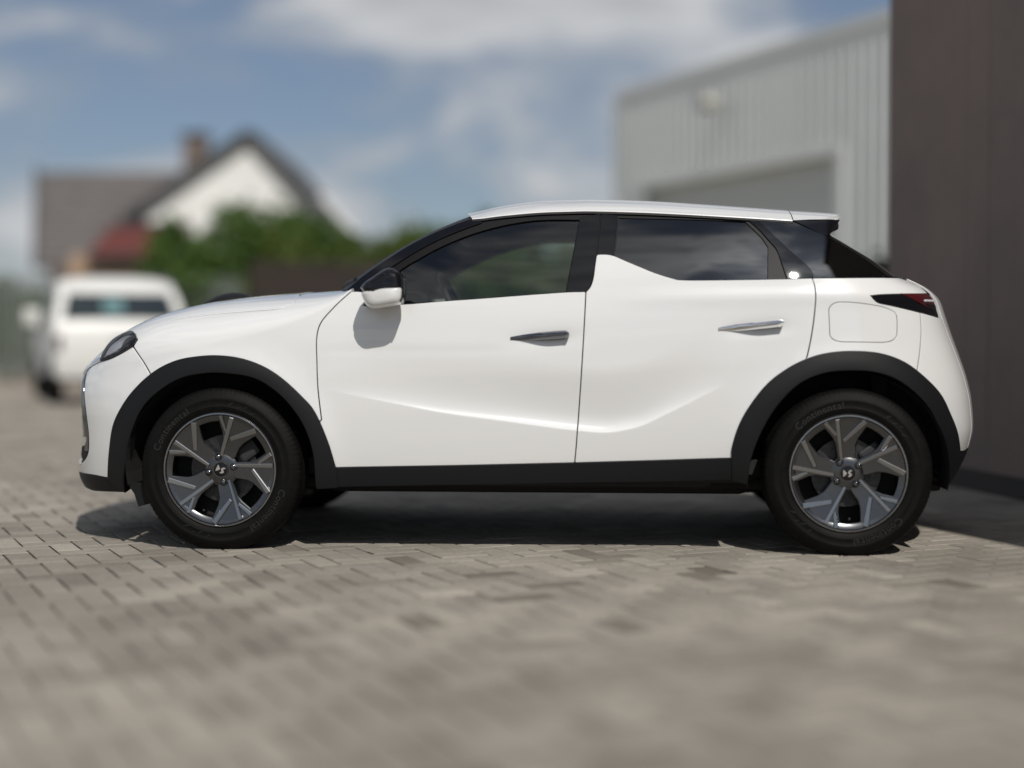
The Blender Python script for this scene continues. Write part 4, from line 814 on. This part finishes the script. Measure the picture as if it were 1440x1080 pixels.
def make_wheel(x, sgn, ang0, tang):
    w = bpy.data.objects.new('wheel', None); COL.objects.link(w); w.parent = car; w.location = (x, sgn*.772, RT); w.rotation_euler = (0, 0, 0 if sgn < 0 else math.pi)
    prof = [(.218, -.080), (.226, -.090), (.234, -.0965), (.240, -.0945), (.246, -.099), (.258, -.1025), (.262, -.1035), (.264, -.1025), (.284, -.1025), (.286, -.1035), (.291, -.1025), (.300, -.0985), (.308, -.0930), (.316, -.0885), (.3225, -.083), (.3275, -.075), (.3315, -.060)]
    tread = []
    for yc in (-.042, -.014, .014, .042): tread += [(.333, yc-.0055), (.3255, yc-.0040), (.3255, yc+.0040), (.333, yc+.0055)]
    prof = prof+tread+[(r, -y) for r, y in prof[::-1]]
    def mod(i, j, r, y):
        if i % 3 == 0 and 13 <= j <= 16: return r-.0022, y*.995
        return r, y
    prof = [(r+.0075*sst(.25, .32, r), y) for r, y in prof]
    P = lathe(prof, 300, mod=mod); P[..., 2] = np.maximum(P[..., 2], -RT+.0008); lowz = sst(-.27, -.33, P[..., 2]); P[..., 1] *= 1+.035*lowz
    ty = MB().grid(P).build('tyre', M['rubber'], w, auto=35)
    B = MB()
    for k in (0, 180): B.add(*text_arc('Continental', .262, tang+k, .040, -.1036))
    for k in (62, 242):     # prancing emblem reduced to its outline strokes, then the diagonal wall pattern
        for j, (da, r0, dr, ln) in enumerate([(0, .268, .006, .05), (7, .262, .005, .06), (13, .272, .004, .045), (20, .260, .005, .07)]):
            a = R(tang-k-da-20); p = [(r0, a), (r0+dr*3, a-ln*1.1), (r0+dr*3+.002, a-ln*1.1), (r0+dr*.9, a)]
            B.add([(r*math.cos(t), -.1042, r*math.sin(t)) for r, t in p], [(0, 1, 2, 3)])
    tag(B.build('lettering', M['rubber_mark'], ty), kind='stuff')
    rim = MB().grid(lathe([(.2345, -.090), (.2355, -.0975), (.2325, -.0995), (.2275, -.0985), (.2245, -.0925), (.2065, -.0885), (.2015, -.084), (.2000, -.070), (.2060, -.060), (.2100, -.04), (.210, .0), (.212, .07), (.226, .09)], 96)).build('rim', M['alloy'], w, auto=40)
    MB().grid(lathe([(.2355, -.0970), (.2345, -.1000), (.2300, -.1003), (.2285, -.0980)], 96)).build('rim_lip', M['alloy_rib'], w, auto=40)
    RR = .2265; yt = lambda r: -(.070+.022*(r/RR)**2)
    body = [(.12, -.11), (.12, .10), (.30, .145), (.50, .155), (.62, .205), (.77, .315), (.895, .415), (.945, .325), (.985, .16), (.998, 0), (.985, -.17), (.945, -.325), (.89, -.435), (.78, -.355), (.65, -.25), (.53, -.19), (.30, -.16)]
    for i in range(5):
        a = R(ang0+72*i)
        sp_ = bevel_prism([(u*RR, v*RR) for u, v in body], a, yt, -.035, .0035).build('spoke', M['alloy'], w, auto=30)
        def rib(p, q, wd, m='alloy_rib', hgt=.0085):
            p = np.array(p); q = np.array(q); t = (q-p)/np.linalg.norm(q-p); nrm = np.array((-t[1], t[0]))*wd/2
            pl = [p-nrm*.8, q-nrm*1.1, q+nrm*1.1, p+nrm*.8]
            return bevel_prism([(u*RR, v*RR) for u, v in pl], a, lambda r: yt(r)-hgt, -.06, .0028)
        rib((.22, -.095), (.965, -.165), .072).build('rib', M['alloy_rib'], sp_, auto=30)
        rib((.575, -.055), (.925, .335), .088).build('rib', M['alloy_rib'], sp_, auto=30)
        rib((.68, -.175), (.915, -.375), .070).build('rib', M['alloy_rib'], sp_, auto=30)
    MB().grid(lathe([(.001, -.074), (.034, -.074), (.062, -.0725), (.070, -.066), (.072, -.03)], 48)).build('hub', M['alloy'], w, auto=40)
    for i in range(4):
        a = R(ang0+35+90*i); b = MB(); b.grid(lathe([(.001, -.0855), (.0075, -.0855), (.0112, -.082), (.0118, -.066)], 6) + np.array((.053*math.cos(a), 0, .053*math.sin(a)))); b.build('wheel_bolt', M['dchrome'], w, auto=50)
        MB().grid(lathe([(.0165, -.071), (.0158, -.0758), (.0130, -.0758), (.0125, -.068)], 20) + np.array((.053*math.cos(a), 0, .053*math.sin(a)))).build('bolt_seat', M['matte'], w, auto=50)
    cap = MB().grid(lathe([(.001, -.0800), (.024, -.0797), (.0285, -.0785), (.030, -.070)], 40)).build('centre_cap', M['gloss'], w, auto=40)
    MB().grid(lathe([(.0285, -.0775), (.0295, -.0808), (.0315, -.0808), (.0325, -.0735)], 40)).build('cap_ring', M['dchrome'], cap, auto=50)
    e = MB(); ea = R(ang0-92)
    for pl in ([(-.019, -.013), (-.019, .013), (-.0155, .013), (-.003, .0005), (-.003, -.0005), (-.0155, -.013)], [(.001, .0065), (.0085, .014), (.018, .013), (.0085, .004), (.0175, -.006), (.0085, -.0145), (-.001, -.0135), (.0065, -.0055), (.001, .0005)]):
        n = len(pl); ro = [(x*math.cos(ea)-z*math.sin(ea), x*math.sin(ea)+z*math.cos(ea)) for x, z in pl]
        e.add([(x, -.0802, z) for x, z in ro]+[(x, -.0815, z) for x, z in ro], [tuple(range(n, 2*n))]+[(i, (i+1) % n, n+(i+1) % n, n+i) for i in range(n)])
    e.build('emblem', M['chrome'], cap)
    MB().tube([(.196*math.cos(R(ang0+180)), -.055, .196*math.sin(R(ang0+180))), (.196*math.cos(R(ang0+180))*.93, -.085, .196*math.sin(R(ang0+180))*.93)], .0045, 8).build('valve', M['matte'], w)
    MB().grid(lathe([(.05, -.02), (.140, -.02), (.142, -.012), (.142, .005), (.05, .005)], 48)).build('brake_disc', M['disc'], w, auto=40)
    MB().grid(lathe([(.001, .03), (.215, .03)], 40)).build('backing_plate', M['matte'], w)
    MB().box((.10, -.005, .075), (.09, .06, .07), .012, Matrix.Rotation(R(-35), 4, 'Y')).build('brake_caliper', M['cabin'], w)
    return w
make_wheel(0., -1, 67, -17); make_wheel(2.558, -1, 92, 139); make_wheel(0., 1, 30, 60); make_wheel(2.558, 1, 10, 20)

# --- cabin, seen through the front windows
def seat(x, y, rot=R(-14), rear=False):
    w_ = .26 if not rear else .60
    b = MB(); b.box((x, y, .56), (.50, w_*1.9, .14), .05)
    s_ = b.build('seat', M['seat'], car, auto=45)
    MB().box((0, 0, .32), (.13, w_*1.75, .62), .055, None).build('seat_back', M['seat'], s_, auto=45)
    sb_ = s_.children[0]; sb_.location = (x+.22, y, .58); sb_.rotation_euler = (0, R(16), 0)
    for yy in ([0] if not rear else [-.36, .36]):
        h = MB().box((0, 0, 0), (.09, .26, .17), .04).tube([(0, -.05, -.05), (0, -.05, -.16)], .008, 6).tube([(0, .05, -.05), (0, .05, -.16)], .008, 6).build('headrest', M['seat'], s_, auto=45); h.location = (x+.43, y+yy, 1.27 if not rear else 1.22); h.rotation_euler = (0, R(10), 0)
seat(1.22, -.37); seat(1.22, .37); seat(2.02, 0, rear=True)
dsh = MB(); P = np.array([[(x, y, z) for x, z in [(.42, .98), (.52, 1.035), (.70, 1.03), (.80, .98), (.82, .86), (.74, .70), (.60, .60)]] for y in np.linspace(-.70, .70, 9)]); dsh.grid(P); dsh.build('dashboard', M['cabin'], car, smooth=True)
MB().box((.70, -.37, 1.045), (.16, .34, .06), .025).build('instrument_hood', M['cabin'], car, auto=45)
stw = lathe([(.178, -.012), (.190, 0), (.178, .012), (.166, 0)], 40); stw = np.concatenate([stw, stw[:, :1]], 1)
b = MB(); b.grid(stw); b.box((0, .0, -.02), (.33, .02, .045), .008); b.box((0, 0, -.03), (.12, .04, .12), .02)
sw = b.build('steering_wheel', M['cabin'], car, auto=50); sw.location = (.93, -.37, .99); sw.rotation_euler = (0, 0, R(90)); sw.rotation_mode = 'XYZ'
sw.rotation_euler = (R(-24), 0, R(90))
MB().box((1.3, 0, .34), (2.2, 1.4, .06)).build('cabin_floor', M['matte'], car)
MB().box((2.72, 0, .70), (.06, 1.2, .55)).build('boot_panel', M['matte'], car)
hd = MB(); hd.grid(np.stack([Pr[:, 2:-2, 0]*.97+.05, Pr[:, 2:-2, 1]*.95, Pr[:, 2:-2, 2]-.035], -1)); hd.build('headlining', mat('headlining_grey', (.20, .20, .20), .9), car, smooth=True)
MB().box((.93, 0, 1.335), (.03, .24, .065), .012).build('inner_mirror', M['cabin'], car)
